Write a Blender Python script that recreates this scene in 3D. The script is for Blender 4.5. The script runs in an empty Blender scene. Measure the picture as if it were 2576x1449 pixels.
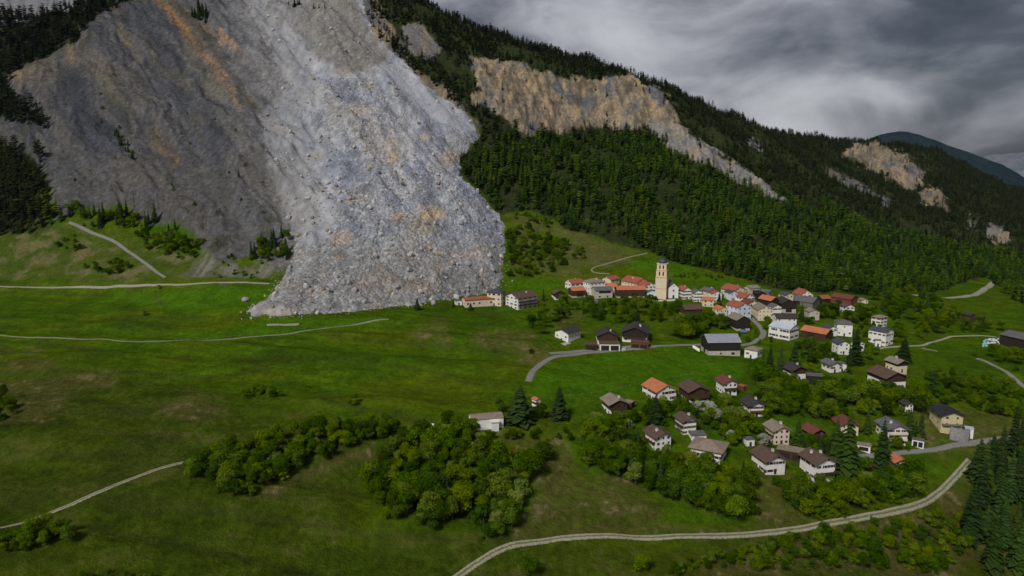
import bpy, bmesh, math, random
import numpy as np
from mathutils import Vector, Matrix

scene = bpy.context.scene
R = math.radians
col = scene.collection

# ------------------------------------------------------------------ camera
F_PX, CX, CY = 1740.0, 1288.0, 724.5          # focal length and centre, photograph scaled to 2576 px wide
PITCH = math.atan((724.5 - 420.0) / F_PX)
CAM_Z = 106.0
cam_d = bpy.data.cameras.new('camera')
cam = bpy.data.objects.new('camera', cam_d)
col.objects.link(cam)
cam.location = (0, 0, CAM_Z)
cam.rotation_euler = (math.pi / 2 - PITCH, 0, 0)
cam_d.sensor_width = 36.0
cam_d.lens = 36.0 * F_PX / 2576.0
cam_d.clip_start = 1.0
cam_d.clip_end = 40000.0
scene.camera = cam

# ------------------------------------------------------------------ light
SUN_EL, SUN_AZ = R(44), R(212)                 # azimuth measured clockwise from +Y (view direction)
world = bpy.data.worlds.new('World')
scene.world = world
world.use_nodes = True
nt = world.node_tree
nt.nodes.clear()
def N(tree, typ, **kw):
    n = tree.nodes.new(typ)
    for k, v in kw.items():
        if k.startswith('i_'):
            n.inputs[k[2:].replace('_', ' ')].default_value = v
        else:
            setattr(n, k, v)
    return n
L = nt.links.new
sky = N(nt, 'ShaderNodeTexSky', sky_type='NISHITA', sun_disc=False, sun_elevation=SUN_EL, sun_rotation=SUN_AZ)
tc = N(nt, 'ShaderNodeTexCoord')
mapn = N(nt, 'ShaderNodeMapping'); L(tc.outputs['Generated'], mapn.inputs[0])
mapn.inputs['Location'].default_value = (-6.9353, 5.0719, 19.858)
mapn.inputs['Rotation'].default_value = (0, 0.2793, 0)
mapn.inputs['Scale'].default_value = (1.0, 1.0, 2.1)
n1 = N(nt, 'ShaderNodeTexNoise'); L(mapn.outputs[0], n1.inputs['Vector'])
n1.inputs['Scale'].default_value = 2.0; n1.inputs['Detail'].default_value = 3.0; n1.inputs['Roughness'].default_value = 0.5
n1.inputs['Distortion'].default_value = 0.5
n2 = N(nt, 'ShaderNodeTexNoise'); L(mapn.outputs[0], n2.inputs['Vector'])
n2.inputs['Scale'].default_value = 4.0; n2.inputs['Detail'].default_value = 9.0; n2.inputs['Roughness'].default_value = 0.56
n2.inputs['Distortion'].default_value = 0.35
mx = N(nt, 'ShaderNodeMix', data_type='FLOAT'); mx.inputs['Factor'].default_value = 0.56
L(n1.outputs['Fac'], mx.inputs['A']); L(n2.outputs['Fac'], mx.inputs['B'])
ramp = N(nt, 'ShaderNodeValToRGB'); L(mx.outputs['Result'], ramp.inputs[0])
cr = ramp.color_ramp
cr.elements[0].position = 0.40; cr.elements[0].color = (0.030, 0.034, 0.045, 1)
cr.elements[1].position = 0.69; cr.elements[1].color = (0.68, 0.69, 0.72, 1)
e = cr.elements.new(0.46); e.color = (0.085, 0.09, 0.112, 1)
e = cr.elements.new(0.535); e.color = (0.27, 0.27, 0.305, 1)
e = cr.elements.new(0.60); e.color = (0.50, 0.505, 0.54, 1)
cl = N(nt, 'ShaderNodeVectorMath', operation='SCALE'); L(ramp.outputs['Color'], cl.inputs[0]); cl.inputs['Scale'].default_value = 7.0
mixc = N(nt, 'ShaderNodeMix', data_type='RGBA'); mixc.inputs['Factor'].default_value = 0.93
L(sky.outputs['Color'], mixc.inputs['A']); L(cl.outputs[0], mixc.inputs['B'])
bg = N(nt, 'ShaderNodeBackground'); L(mixc.outputs['Result'], bg.inputs['Color']); bg.inputs['Strength'].default_value = 0.058
wo = N(nt, 'ShaderNodeOutputWorld'); L(bg.outputs[0], wo.inputs['Surface'])

sun_d = bpy.data.lights.new('sun', 'SUN')
sun = bpy.data.objects.new('sun', sun_d); col.objects.link(sun)
sun_d.energy = 1.5; sun_d.angle = R(14); sun_d.color = (1.0, 0.96, 0.90)
sdir = Vector((math.sin(SUN_AZ) * math.cos(SUN_EL), math.cos(SUN_AZ) * math.cos(SUN_EL), math.sin(SUN_EL)))
sun.rotation_euler = (-sdir).to_track_quat('-Z', 'Y').to_euler()
sun.location = (0, 0, 900)

vs = scene.view_settings
vs.view_transform = 'Standard'; vs.look = 'None'; vs.gamma = 1.0; vs.use_curve_mapping = False
vs.exposure = 0.95
scene.cycles.use_denoising = True
try:
    scene.cycles.denoiser = 'OPENIMAGEDENOISE'
except Exception:
    pass
scene.cycles.max_bounces = 5
scene.cycles.diffuse_bounces = 3
scene.cycles.transparent_max_bounces = 4

# ------------------------------------------------------------------ maths helpers
CP, SP = math.cos(PITCH), math.sin(PITCH)
def ray(px, py):
    """world direction, per unit of camera depth"""
    u = (np.asarray(px, float) - CX) / F_PX; v = (np.asarray(py, float) - CY) / F_PX
    return u, CP - v * SP, -SP - v * CP
def at(px, py, Y):
    u, dy_, dz_ = ray(px, py); t = np.asarray(Y, float) / dy_
    return u * t, np.asarray(Y, float) + 0 * t, CAM_Z + dz_ * t
def project(x, y, z):
    zz = np.asarray(z) - CAM_Z
    dep = np.asarray(y) * CP - zz * SP
    up = np.asarray(y) * SP + zz * CP
    dep = np.maximum(dep, 1e-3)
    return CX + F_PX * np.asarray(x) / dep, CY - F_PX * up / dep

def _hash(ix, iy, seed):
    h = (ix.astype(np.int64) * 374761393 + iy.astype(np.int64) * 668265263 + seed * 974634777) & 0xFFFFFFFF
    h = ((h ^ (h >> 13)) * 1274126177) & 0xFFFFFFFF
    return ((h ^ (h >> 16)) & 0xFFFF) / 65535.0
def perlin(x, y, seed=0):
    x = np.asarray(x, float); y = np.asarray(y, float)
    ix = np.floor(x); iy = np.floor(y); fx = x - ix; fy = y - iy
    ux = fx * fx * fx * (fx * (fx * 6 - 15) + 10); uy = fy * fy * fy * (fy * (fy * 6 - 15) + 10)
    def g(dx_, dy_):
        a = _hash(ix + dx_, iy + dy_, seed) * 2 * np.pi
        return np.cos(a) * (fx - dx_) + np.sin(a) * (fy - dy_)
    n00, n10, n01, n11 = g(0, 0), g(1, 0), g(0, 1), g(1, 1)
    a = n00 + ux * (n10 - n00); b = n01 + ux * (n11 - n01)
    return (a + uy * (b - a)) * 1.5
def fbm(x, y, seed=0, octv=4, gain=0.5):
    s = 0; a = 1.0; f = 1.0
    for k in range(octv):
        s = s + a * perlin(x * f + 17.3 * k, y * f - 9.1 * k, seed + k); a *= gain; f *= 2.03
    return s
def ridged(x, y, seed=0, octv=4, gain=0.5):
    s = 0; a = 1.0; f = 1.0
    for k in range(octv):
        s = s + a * (1 - 2 * np.abs(perlin(x * f + 7.7 * k, y * f + 3.3 * k, seed + k))); a *= gain; f *= 2.1
    return s
def sstep(a, b, x):
    t = np.clip((x - a) / (b - a), 0, 1); return t * t * (3 - 2 * t)
def pchip(xk, yk, x):
    xk = np.asarray(xk, float); yk = np.asarray(yk, float); x = np.asarray(x, float)
    h = np.diff(xk); d = np.diff(yk) / h
    m = np.zeros(len(xk)); m[0] = d[0]; m[-1] = d[-1]
    for i in range(1, len(xk) - 1):
        if d[i - 1] * d[i] > 0:
            w1 = 2 * h[i] + h[i - 1]; w2 = h[i] + 2 * h[i - 1]
            m[i] = (w1 + w2) / (w1 / d[i - 1] + w2 / d[i])
    i = np.clip(np.searchsorted(xk, x) - 1, 0, len(h) - 1)
    t = (x - xk[i]) / h[i]
    tl = t < 0; th = t > 1
    tt = np.clip(t, 0, 1)
    r = ((1 + 2 * tt) * (1 - tt) ** 2) * yk[i] + tt * (1 - tt) ** 2 * h[i] * m[i] + tt * tt * (3 - 2 * tt) * yk[i + 1] + tt * tt * (tt - 1) * h[i] * m[i + 1]
    r = np.where(tl, yk[0] + (x - xk[0]) * m[0], r); r = np.where(th, yk[-1] + (x - xk[-1]) * m[-1], r)
    return r
def inpoly(px, py, poly):
    px = np.asarray(px); py = np.asarray(py); r = np.zeros(px.shape, bool)
    n = len(poly)
    for i in range(n):
        x1, y1 = poly[i]; x2, y2 = poly[(i + 1) % n]
        if y1 == y2: continue
        c = ((y1 > py) != (y2 > py)) & (px < (x2 - x1) * (py - y1) / (y2 - y1) + x1)
        r ^= c
    return r
def sdist(px, py, poly):
    """signed distance, positive inside"""
    px = np.asarray(px, float); py = np.asarray(py, float); d = np.full(px.shape, 1e9)
    n = len(poly)
    for i in range(n):
        x1, y1 = poly[i]; x2, y2 = poly[(i + 1) % n]
        ex, ey = x2 - x1, y2 - y1; l2 = ex * ex + ey * ey + 1e-9
        t = np.clip(((px - x1) * ex + (py - y1) * ey) / l2, 0, 1)
        d = np.minimum(d, np.hypot(px - x1 - t * ex, py - y1 - t * ey))
    return np.where(inpoly(px, py, poly), d, -d)

# ------------------------------------------------------------------ terrain shape
# each line runs across the valley: (column, row, height) for the meadows, (column, row, distance) for the mountain
def zline(row, cols, zs):
    rows = row if isinstance(row, (list, tuple)) else [row] * len(cols)
    out = []
    for c, r_, z in zip(cols, rows, zs):
        u, dy_, dz_ = ray(c, r_); t = (z - CAM_Z) / dz_
        out.append((float(u / dy_), float(t * dy_), float(z)))
    return out
def yline(cols, rows, ys):
    out = []
    for c, r_, y in zip(cols, rows, ys):
        X, Y, Z = at(c, r_, y); out.append((float(X / Y), float(Y), float(Z)))
    return out
CM = [-600, 0, 640, 1260, 1700, 2100, 2576, 3200]
CS = [-600, 0, 640, 950, 1260, 1500, 1700, 2000, 2300, 2576, 3200]
LINES = [
    zline(1449, CM, [-20, -24, -30, -36, -40, -46, -62, -70]),
    zline(1250, CM, [-16, -18, -22, -29, -32, -35, -45, -50]),
    zline(1100, CM, [-12, -12, -13, -18, -22, -26, -33, -40]),
    zline(1000, CM, [-8, -8, -9, -13, -16, -19, -28, -36]),
    zline(900, CM, [-5, -5, -6, -11, -14, -15, -23, -34]),
    zline(850, CM, [-3, -3, -3, -7, -12, -14, -23, -36]),
    zline([745, 725, 790, 745, 735, 760, 790, 800], CM, [2, 3, 2, 0, 1, -6, -26, -40]),
    yline(CS, [600, 600, 660, 640, 640, 645, 640, 650, 700, 720, 730], [640, 640, 590, 600, 640, 660, 680, 740, 820, 850, 900]),
    yline(CS, [430, 430, 470, 450, 450, 480, 500, 540, 600, 600, 640], [760, 760, 700, 720, 780, 830, 850, 920, 1050, 1150, 1200]),
    yline(CS, [200, 200, 220, 200, 230, 325, 350, 450, 480, 540, 590], [900, 900, 880, 890, 960, 1030, 1040, 1100, 1400, 1500, 1600]),
    yline(CS, [0, 0, 0, 20, 160, 205, 290, 400, 430, 515, 570], [1060, 1060, 1060, 1060, 1060, 1095, 1130, 1280, 1600, 1750, 1850]),
    yline(CS, [-400, -260, -200, -20, 112, 184, 245, 360, 383, 490, 540], [1300, 1300, 1300, 1250, 1250, 1260, 1300, 1500, 1900, 2100, 2300]),
]
A0, A1, NA = -1.06, 1.06, 860
Y0, Y1, NY = 70.0, 2750.0, 720
ag = np.linspace(A0, A1, NA)
_r = np.exp(np.linspace(math.log(Y0), math.log(Y1), 4000))
_den = np.interp(_r, [70, 120, 180, 560, 620, 960, 1000, 1160, 1200, 1500, 2750], [.05, .25, .62, .36, .36, .32, .62, .62, .16, .10, .05])   # rows per metre, finer on the cliffs
_cd = np.concatenate([[0], np.cumsum(.5 * (_den[1:] + _den[:-1]) * np.diff(_r))])
yg = np.interp(np.linspace(0, _cd[-1], NY), _cd, _r); lg = np.log(yg)
_ly = []; _lz = []
for ln in LINES:
    a_, y_, z_ = zip(*ln)
    _ly.append(pchip(a_, y_, np.clip(ag, a_[0], a_[-1]))); _lz.append(pchip(a_, z_, np.clip(ag, a_[0], a_[-1])))
_ly = np.array(_ly); _lz = np.array(_lz)
for k in range(1, len(_ly)):
    _ly[k] = np.maximum(_ly[k], _ly[k - 1] + 4)
ZB = np.zeros((NY, NA)); MT = np.zeros((NY, NA))
for j in range(NA):
    yk = np.concatenate([[20.0], _ly[:, j], [_ly[-1, j] + 260, _ly[-1, j] + 1500]])
    zk = np.concatenate([[_lz[0, j] - 14], _lz[:, j], [_lz[-1, j] - 60, _lz[-1, j] - 500]])
    ZB[:, j] = pchip(yk, zk, yg)
    MT[:, j] = sstep(_ly[6, j] + 15, _ly[8, j] - 20, yg)
YY, AA = np.meshgrid(yg, ag, indexing='ij'); XX = AA * YY
# cross-slope gullies: fall line runs forward and to the right on the left-hand face
sd = sstep(0.25, -0.25, AA)
def gully(x, y, s):
    c, s_ = math.cos(s), math.sin(s)
    return (x * c + y * s_), (-x * s_ + y * c)
gx, gy = gully(XX, YY, R(40))
rel1 = ridged(gx / 120, gy / 420, 3, 4, 0.55) * 9 + ridged(gx / 34, gy / 150, 9, 3, 0.5) * 2.6
gx2, gy2 = gully(XX, YY, R(-5))
rel2 = ridged(gx2 / 150, gy2 / 380, 21, 4, 0.55) * 10 + fbm(XX / 60, YY / 60, 27, 3) * 4
ZB += MT * (sd * rel1 + (1 - sd) * rel2) * sstep(0, 1, MT)
_bk = perlin(XX / 240 + 3.1, YY / 34 + XX / 300, 7)                    # old field terraces
ZB += (1 - MT) * (fbm(XX / 70, YY / 55, 5, 3) * 1.7 + fbm(XX / 19, YY / 15, 6, 2) * 0.34 + 1.8 * np.tanh(_bk * 5) * sstep(.1, -.1, AA))
for (mx0, my0, rx, ry, hh) in ((-46, 462, 22, 15, 5.0), (-8, 436, 34, 16, 4.0), (-150, 330, 40, 18, 3.0), (-215, 300, 40, 16, 3.0)):      # grassy knolls
    ZB += hh * np.exp(-((XX - mx0) / rx) ** 2 - ((YY - my0) / ry) ** 2)

_IDX = np.arange(NY, dtype=float)
def bil(G, x, y):
    x = np.asarray(x, float); y = np.maximum(np.asarray(y, float), Y0 + 1e-3)
    fa = np.clip((x / y - A0) / (A1 - A0) * (NA - 1), 0, NA - 1.001); fy = np.clip(np.interp(np.log(y), lg, _IDX), 0, NY - 1.001)
    i = fy.astype(int); j = fa.astype(int); ty = fy - i; ta = fa - j
    return G[i, j] * (1 - ty) * (1 - ta) + G[i + 1, j] * ty * (1 - ta) + G[i, j + 1] * (1 - ty) * ta + G[i + 1, j + 1] * ty * ta
def hz(x, y):
    return bil(ZB, x, y)
_YS = np.exp(np.linspace(math.log(90), math.log(2700), 2600))
def ground(px, py, G=None):
    """the point of the terrain seen at a pixel of the photograph"""
    u, dy_, dz_ = ray(px, py)
    t = _YS / dy_; z = CAM_Z + dz_ * t
    h = bil(ZB if G is None else G, u * t, _YS)
    k = np.argmax(z < h)
    if not (z < h).any():
        k = len(_YS) - 1
    if k > 0:
        d0, d1 = z[k - 1] - h[k - 1], z[k] - h[k]
        f = d0 / (d0 - d1) if d0 != d1 else 0
        y = _YS[k - 1] + f * (_YS[k] - _YS[k - 1])
    else:
        y = _YS[0]
    x = float(u / dy_ * y)
    return x, float(y), float(bil(ZB if G is None else G, x, y))
# ------------------------------------------------------------------ generic builders
def tag(o, label=None, cat=None, group=None, kind=None):
    if label: o['label'] = label
    if cat: o['category'] = cat
    if group: o['group'] = group
    if kind: o['kind'] = kind
    return o
def link(o, parent=None):
    col.objects.link(o)
    if parent is not None: o.parent = parent
    return o
def mesh_np(name, verts, faces, mat=None, smooth=False):
    """verts (n,3), faces (m,k) arrays"""
    me = bpy.data.meshes.new(name)
    verts = np.asarray(verts, np.float32); faces = np.asarray(faces, np.int32)
    me.vertices.add(len(verts)); me.vertices.foreach_set('co', verts.ravel())
    k = faces.shape[1]
    me.loops.add(faces.size); me.loops.foreach_set('vertex_index', faces.ravel())
    me.polygons.add(len(faces)); me.polygons.foreach_set('loop_start', np.arange(0, faces.size, k, dtype=np.int32))
    try: me.polygons.foreach_set('loop_total', np.full(len(faces), k, np.int32))
    except Exception: pass
    if smooth: me.polygons.foreach_set('use_smooth', np.ones(len(faces), bool))
    me.update(calc_edges=True); me.validate()
    if mat is not None: me.materials.append(mat)
    return me
def vcol(me, name, rgb):
    rgb = np.asarray(rgb, np.float32)
    if rgb.shape[1] == 3: rgb = np.concatenate([rgb, np.ones((len(rgb), 1), np.float32)], 1)
    a = me.color_attributes.new(name, 'FLOAT_COLOR', 'POINT'); a.data.foreach_set('color', rgb.ravel())

def new_mat(name):
    m = bpy.data.materials.new(name); m.use_nodes = True
    t = m.node_tree; t.nodes.clear()
    out = N(t, 'ShaderNodeOutputMaterial'); p = N(t, 'ShaderNodeBsdfPrincipled')
    t.links.new(p.outputs[0], out.inputs['Surface'])
    p.inputs['Roughness'].default_value = 0.85
    p.inputs['Specular IOR Level'].default_value = 0.2
    return m, t, p
def noise(t, vec, scale, detail=4, rough=0.55, dist=0.0):
    n = N(t, 'ShaderNodeTexNoise'); n.inputs['Scale'].default_value = scale; n.inputs['Detail'].default_value = detail
    n.inputs['Roughness'].default_value = rough; n.inputs['Distortion'].default_value = dist
    if vec is not None: t.links.new(vec, n.inputs['Vector'])
    return n.outputs['Fac']
def mrange(t, val, a, b, c, d):
    n = N(t, 'ShaderNodeMapRange'); t.links.new(val, n.inputs['Value'])
    for k, v in zip(('From Min', 'From Max', 'To Min', 'To Max'), (a, b, c, d)): n.inputs[k].default_value = v
    return n.outputs[0]
def math2(t, op, a, b):
    n = N(t, 'ShaderNodeMath', operation=op)
    for i, v in enumerate((a, b)):
        if isinstance(v, (int, float)): n.inputs[i].default_value = v
        else: t.links.new(v, n.inputs[i])
    return n.outputs[0]
def scale_col(t, c, f):
    n = N(t, 'ShaderNodeVectorMath', operation='SCALE'); t.links.new(c, n.inputs[0]) if not isinstance(c, tuple) else None
    if isinstance(c, tuple): n.inputs[0].default_value = c[:3]
    if isinstance(f, (int, float)): n.inputs['Scale'].default_value = f
    else: t.links.new(f, n.inputs['Scale'])
    return n.outputs[0]
def mixcol(t, fac, a, b):
    n = N(t, 'ShaderNodeMix', data_type='RGBA')
    for key, v in (('Factor', fac), ('A', a), ('B', b)):
        if isinstance(v, (int, float)): n.inputs[key].default_value = v
        elif isinstance(v, tuple): n.inputs[key].default_value = (*v[:3], 1)
        else: t.links.new(v, n.inputs[key])
    return n.outputs['Result']
def bump(t, p, h, strength, dist):
    b = N(t, 'ShaderNodeBump'); b.inputs['Strength'].default_value = strength; b.inputs['Distance'].default_value = dist
    t.links.new(h, b.inputs['Height']); t.links.new(b.outputs[0], p.inputs['Normal'])

# ------------------------------------------------------------------ materials of the setting
def mat_terrain():
    m, t, p = new_mat('terrain')
    c = N(t, 'ShaderNodeVertexColor', layer_name='Col'); k = N(t, 'ShaderNodeVertexColor', layer_name='cls')
    s = N(t, 'ShaderNodeSeparateColor'); t.links.new(k.outputs['Color'], s.inputs[0])
    g = N(t, 'ShaderNodeNewGeometry').outputs['Position']
    f1 = noise(t, g, 0.33, 5, 0.65); f2 = noise(t, g, 1.6, 4, 0.7); f3 = noise(t, g, 0.09, 4, 0.6, 0.4)
    grass = math2(t, 'MULTIPLY', mrange(t, f1, 0.25, 0.75, 0.62, 1.38), math2(t, 'MULTIPLY', mrange(t, f2, 0.2, 0.8, 0.62, 1.38), mrange(t, f3, 0.3, 0.7, 0.82, 1.18)))
    v = N(t, 'ShaderNodeTexVoronoi'); v.inputs['Scale'].default_value = 0.32; t.links.new(g, v.inputs['Vector'])
    r1 = noise(t, g, 0.22, 8, 0.72, 0.3)
    rock = math2(t, 'MULTIPLY', mrange(t, r1, 0.3, 0.72, 0.55, 1.4), mrange(t, v.outputs['Distance'], 0.0, 1.0, 0.8, 1.15))
    mixf = N(t, 'ShaderNodeMix', data_type='FLOAT'); t.links.new(s.outputs[0], mixf.inputs['Factor']); t.links.new(grass, mixf.inputs['A']); t.links.new(rock, mixf.inputs['B'])
    base = scale_col(t, c.outputs['Color'], mixf.outputs['Result'])
    # yellow and white flower specks in the grass
    fl = noise(t, g, 2.3, 2, 0.5)
    spk = math2(t, 'MULTIPLY', mrange(t, fl, 0.68, 0.74, 0, 0.35), s.outputs[1])
    base = mixcol(t, spk, base, (0.30, 0.32, 0.10))
    t.links.new(base, p.inputs['Base Color'])
    p.inputs['Roughness'].default_value = 1.0; p.inputs['Specular IOR Level'].default_value = 0.0
    hb = N(t, 'ShaderNodeMix', data_type='FLOAT'); t.links.new(s.outputs[0], hb.inputs['Factor']); t.links.new(math2(t, 'ADD', math2(t, 'MULTIPLY', f2, 0.4), math2(t, 'MULTIPLY', f1, 1.1)), hb.inputs['A']); t.links.new(math2(t, 'MULTIPLY', r1, 3.2), hb.inputs['B'])
    bump(t, p, hb.outputs['Result'], 0.9, 1.6)
    return m
def mat_slide():
    m, t, p = new_mat('slide_debris')
    c = N(t, 'ShaderNodeVertexColor', layer_name='Col'); k_ = N(t, 'ShaderNodeVertexColor', layer_name='cls'); sk = N(t, 'ShaderNodeSeparateColor'); t.links.new(k_.outputs['Color'], sk.inputs[0]); sm = sk.outputs[0]
    g = N(t, 'ShaderNodeNewGeometry').outputs['Position']
    v = N(t, 'ShaderNodeTexVoronoi'); v.inputs['Scale'].default_value = 0.42; t.links.new(g, v.inputs['Vector'])
    sv = N(t, 'ShaderNodeSeparateColor'); t.links.new(v.outputs['Color'], sv.inputs[0])
    n = noise(t, g, 0.5, 7, 0.7); n2 = noise(t, g, 0.05, 4, 0.6, 0.6)
    f = math2(t, 'MULTIPLY', mrange(t, n, 0.28, 0.72, 0.62, 1.36), math2(t, 'MULTIPLY', mrange(t, sv.outputs[0], 0, 1, 0.8, 1.22), mrange(t, n2, 0.3, 0.7, 0.86, 1.14)))
    fm = N(t, 'ShaderNodeMix', data_type='FLOAT'); t.links.new(sm, fm.inputs['Factor']); t.links.new(f, fm.inputs['A']); t.links.new(mrange(t, n, 0.25, 0.75, 0.88, 1.12), fm.inputs['B'])
    base = scale_col(t, c.outputs['Color'], fm.outputs['Result'])
    inv = math2(t, 'SUBTRACT', 1.0, sm)
    pale = mrange(t, sv.outputs[1], 0.93, 0.97, 0, 0.6)
    base = mixcol(t, math2(t, 'MULTIPLY', pale, inv), base, (0.56, 0.55, 0.53))
    dark = mrange(t, sv.outputs[2], 0.93, 0.98, 0, 0.45)
    base = mixcol(t, math2(t, 'MULTIPLY', dark, inv), base, (0.10, 0.11, 0.13))
    t.links.new(base, p.inputs['Base Color']); p.inputs['Roughness'].default_value = 0.95; p.inputs['Specular IOR Level'].default_value = 0.12
    h = math2(t, 'ADD', math2(t, 'MULTIPLY', n, 1.6), math2(t, 'MULTIPLY', v.outputs['Distance'], -0.9))
    h = math2(t, 'MULTIPLY', h, mrange(t, sm, 0, 1, 1.0, 0.25))
    bump(t, p, h, 1.0, 1.3)
    return m
M_TERRAIN, M_SLIDE = mat_terrain(), mat_slide()
P_SMOOTH = [[(650, 300), (720, 250), (800, 330), (860, 420), (850, 520), (830, 600), (760, 620), (735, 590), (690, 470), (672, 400)], [(960, 160), (1040, 200), (1130, 262), (1195, 312), (1198, 340), (1130, 328), (1060, 284), (1000, 232)], [(600, 20), (700, 20), (760, 90), (820, 180), (800, 300), (740, 270), (700, 180)], [(900, 60), (950, 110), (1000, 190), (950, 180)], [(618, 786), (700, 760), (760, 795), (700, 800)]]
P_COARSE = [[(850, 430), (1000, 390), (1150, 430), (1220, 520), (1180, 590), (1050, 620), (900, 640), (850, 560)], [(1120, 330), (1210, 340), (1165, 420), (1120, 400)], [(740, 210), (900, 180), (1000, 260), (1040, 340), (900, 380), (800, 320)]]

# ------------------------------------------------------------------ what covers the ground, by area
P_SLIDE = [(430, -150), (560, -60), (620, 10), (648, 70), (690, 150), (712, 215), (650, 290), (668, 360), (672, 420), (706, 500), (735, 590), (742, 640),
           (716, 690), (690, 735), (655, 765), (618, 786), (640, 796), (700, 797), (800, 789), (900, 783), (990, 772), (1060, 764), (1150, 747), (1225, 736), (1262, 716),
           (1264, 660), (1274, 590), (1262, 552), (1215, 495), (1155, 440), (1160, 400), (1205, 345), (1190, 305), (1150, 268), (1060, 200), (985, 130), (935, 70), (915, 10), (900, -80), (880, -160)]
P_FOREST = [(915, -20), (1040, -40), (1150, 20), (1400, 100), (1700, 190), (2000, 310), (2250, 320), (2600, 430), (2800, 520), (2800, 840), (2600, 790), (2520, 730), (2480, 700), (2440, 705), (2360, 735), (2300, 738), (2200, 742), (2120, 738),
            (2000, 735), (1900, 715), (1800, 682), (1740, 664), (1650, 640), (1560, 615), (1450, 592), (1390, 548), (1330, 535), (1275, 538), (1262, 535), (1205, 480), (1150, 430), (1160, 395), (1185, 370), (1215, 340),
            (1195, 300), (1140, 250), (1050, 190), (950, 110), (925, 60)]
P_CLIFF = [(1185, 138), (1260, 150), (1340, 172), (1420, 195), (1480, 200), (1580, 188), (1640, 215), (1700, 262), (1715, 305), (1650, 332), (1600, 328), (1500, 322), (1420, 332), (1330, 338), (1300, 330), (1265, 296), (1215, 262), (1170, 258), (1195, 215)]
P_SCREE = [(1625, 300), (1700, 312), (1760, 350), (1830, 398), (1900, 440), (1950, 478), (1995, 512), (1960, 506), (1900, 482), (1850, 454), (1790, 428), (1720, 390), (1650, 352)]
P_CLIFF2 = [(2118, 392), (2150, 362), (2200, 358), (2240, 372), (2290, 400), (2332, 436), (2322, 460), (2292, 482), (2255, 468), (2215, 440), (2180, 420)]
P_CLIFF3 = [(2300, 488), (2340, 476), (2368, 474), (2398, 545), (2372, 530), (2330, 512)]
P_STRIP = [(2070, 424), (2110, 436), (2180, 470), (2256, 508), (2240, 514), (2150, 480), (2090, 446)]
P_ROCKS = [[(1862, 352), (1890, 350), (1928, 376), (1910, 380)], [(2425, 560), (2448, 546), (2460, 572), (2440, 576)], [(2480, 566), (2520, 575), (2545, 606), (2500, 612)], [(2520, 440), (2560, 438), (2600, 470), (2540, 465)],
           [(1010, 70), (1060, 60), (1110, 120), (1080, 150), (1030, 130)]]
P_BARE = [(20, 190), (95, 150), (180, 105), (250, 30), (340, -20), (430, -220), (900, -220), (760, 100), (800, 300), (800, 640), (735, 655), (700, 665), (640, 660), (620, 640), (560, 650), (505, 640), (505, 600), (430, 555), (340, 540), (300, 510), (200, 525), (150, 545), (130, 470), (105, 430), (60, 390), (0, 345), (0, 290), (90, 290), (20, 235)]
P_SCREETOP = [(-200, 120), (0, 75), (60, 60), (130, 30), (190, 18), (260, -20), (240, -90), (0, -40), (-200, 20)]
P_ROUGH = [[(1010, 850), (1040, 815), (1090, 805), (1150, 810), (1120, 840), (1060, 862)], [(1180, 840), (1250, 820), (1330, 845), (1400, 885), (1330, 905), (1240, 890)], [(380, 1000), (470, 985), (560, 1000), (600, 1040), (500, 1060), (400, 1040)],
           [(360, 1095), (400, 1085), (460, 1098), (440, 1112), (380, 1108)], [(640, 1225), (800, 1165), (940, 1110), (960, 1140), (820, 1200), (690, 1240)], [(1205, 1105), (1270, 1085), (1330, 1120), (1420, 1110), (1450, 1180), (1400, 1240), (1260, 1210)],
           [(1300, 1300), (1420, 1180), (1600, 1220), (1680, 1290), (1600, 1340), (1420, 1345), (1290, 1350)], [(1890, 1200), (1990, 1190), (2060, 1290), (1960, 1330), (1890, 1320)], [(1370, 640), (1440, 600), (1520, 610), (1580, 640), (1560, 665), (1470, 680), (1420, 665)],
           [(1700, 1400), (1950, 1330), (2250, 1300), (2400, 1250), (2576, 1300), (2576, 1449), (1800, 1449)], [(2170, 1330), (2300, 1300), (2420, 1300), (2460, 1400), (2420, 1470), (2250, 1470)], [(2360, 1240), (2440, 1180), (2500, 1180), (2480, 1260), (2400, 1280)], [(1130, 1225), (1200, 1210), (1200, 1260), (1140, 1262)], [(0, 960), (180, 930), (300, 950), (200, 1000), (100, 1060), (0, 1060)],
           [(100, 880), (0, 890), (0, 940), (120, 925)], [(400, 760), (320, 730), (330, 728), (400, 770)], [(2300, 1040), (2420, 1010), (2576, 1060), (2576, 1180), (2480, 1180), (2330, 1120)],
           [(1400, 780), (1430, 770), (1470, 810), (1420, 825), (1395, 805)], [(1240, 1370), (1450, 1320), (1900, 1310), (1900, 1345), (1450, 1345), (1330, 1352)]]
P_BRIGHT = [[(1335, 1000), (1345, 935), (1380, 905), (1500, 890), (1640, 880), (1750, 872), (1790, 900), (1870, 910), (1880, 950), (1800, 970), (1600, 1000), (1440, 1010)], [(250, 730), (700, 720), (680, 760), (560, 790), (400, 790), (330, 760)],
            [(1270, 705), (1400, 692), (1420, 730), (1360, 745), (1270, 728)], [(1580, 655), (1660, 645), (1800, 690), (1960, 730), (1850, 735), (1740, 705), (1600, 690)], [(430, 850), (700, 800), (1000, 790), (900, 830), (640, 850), (400, 862)]]
P_BANK = [(480, 655), (560, 655), (640, 665), (735, 660), (715, 695), (620, 702), (500, 705), (440, 705)]

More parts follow.
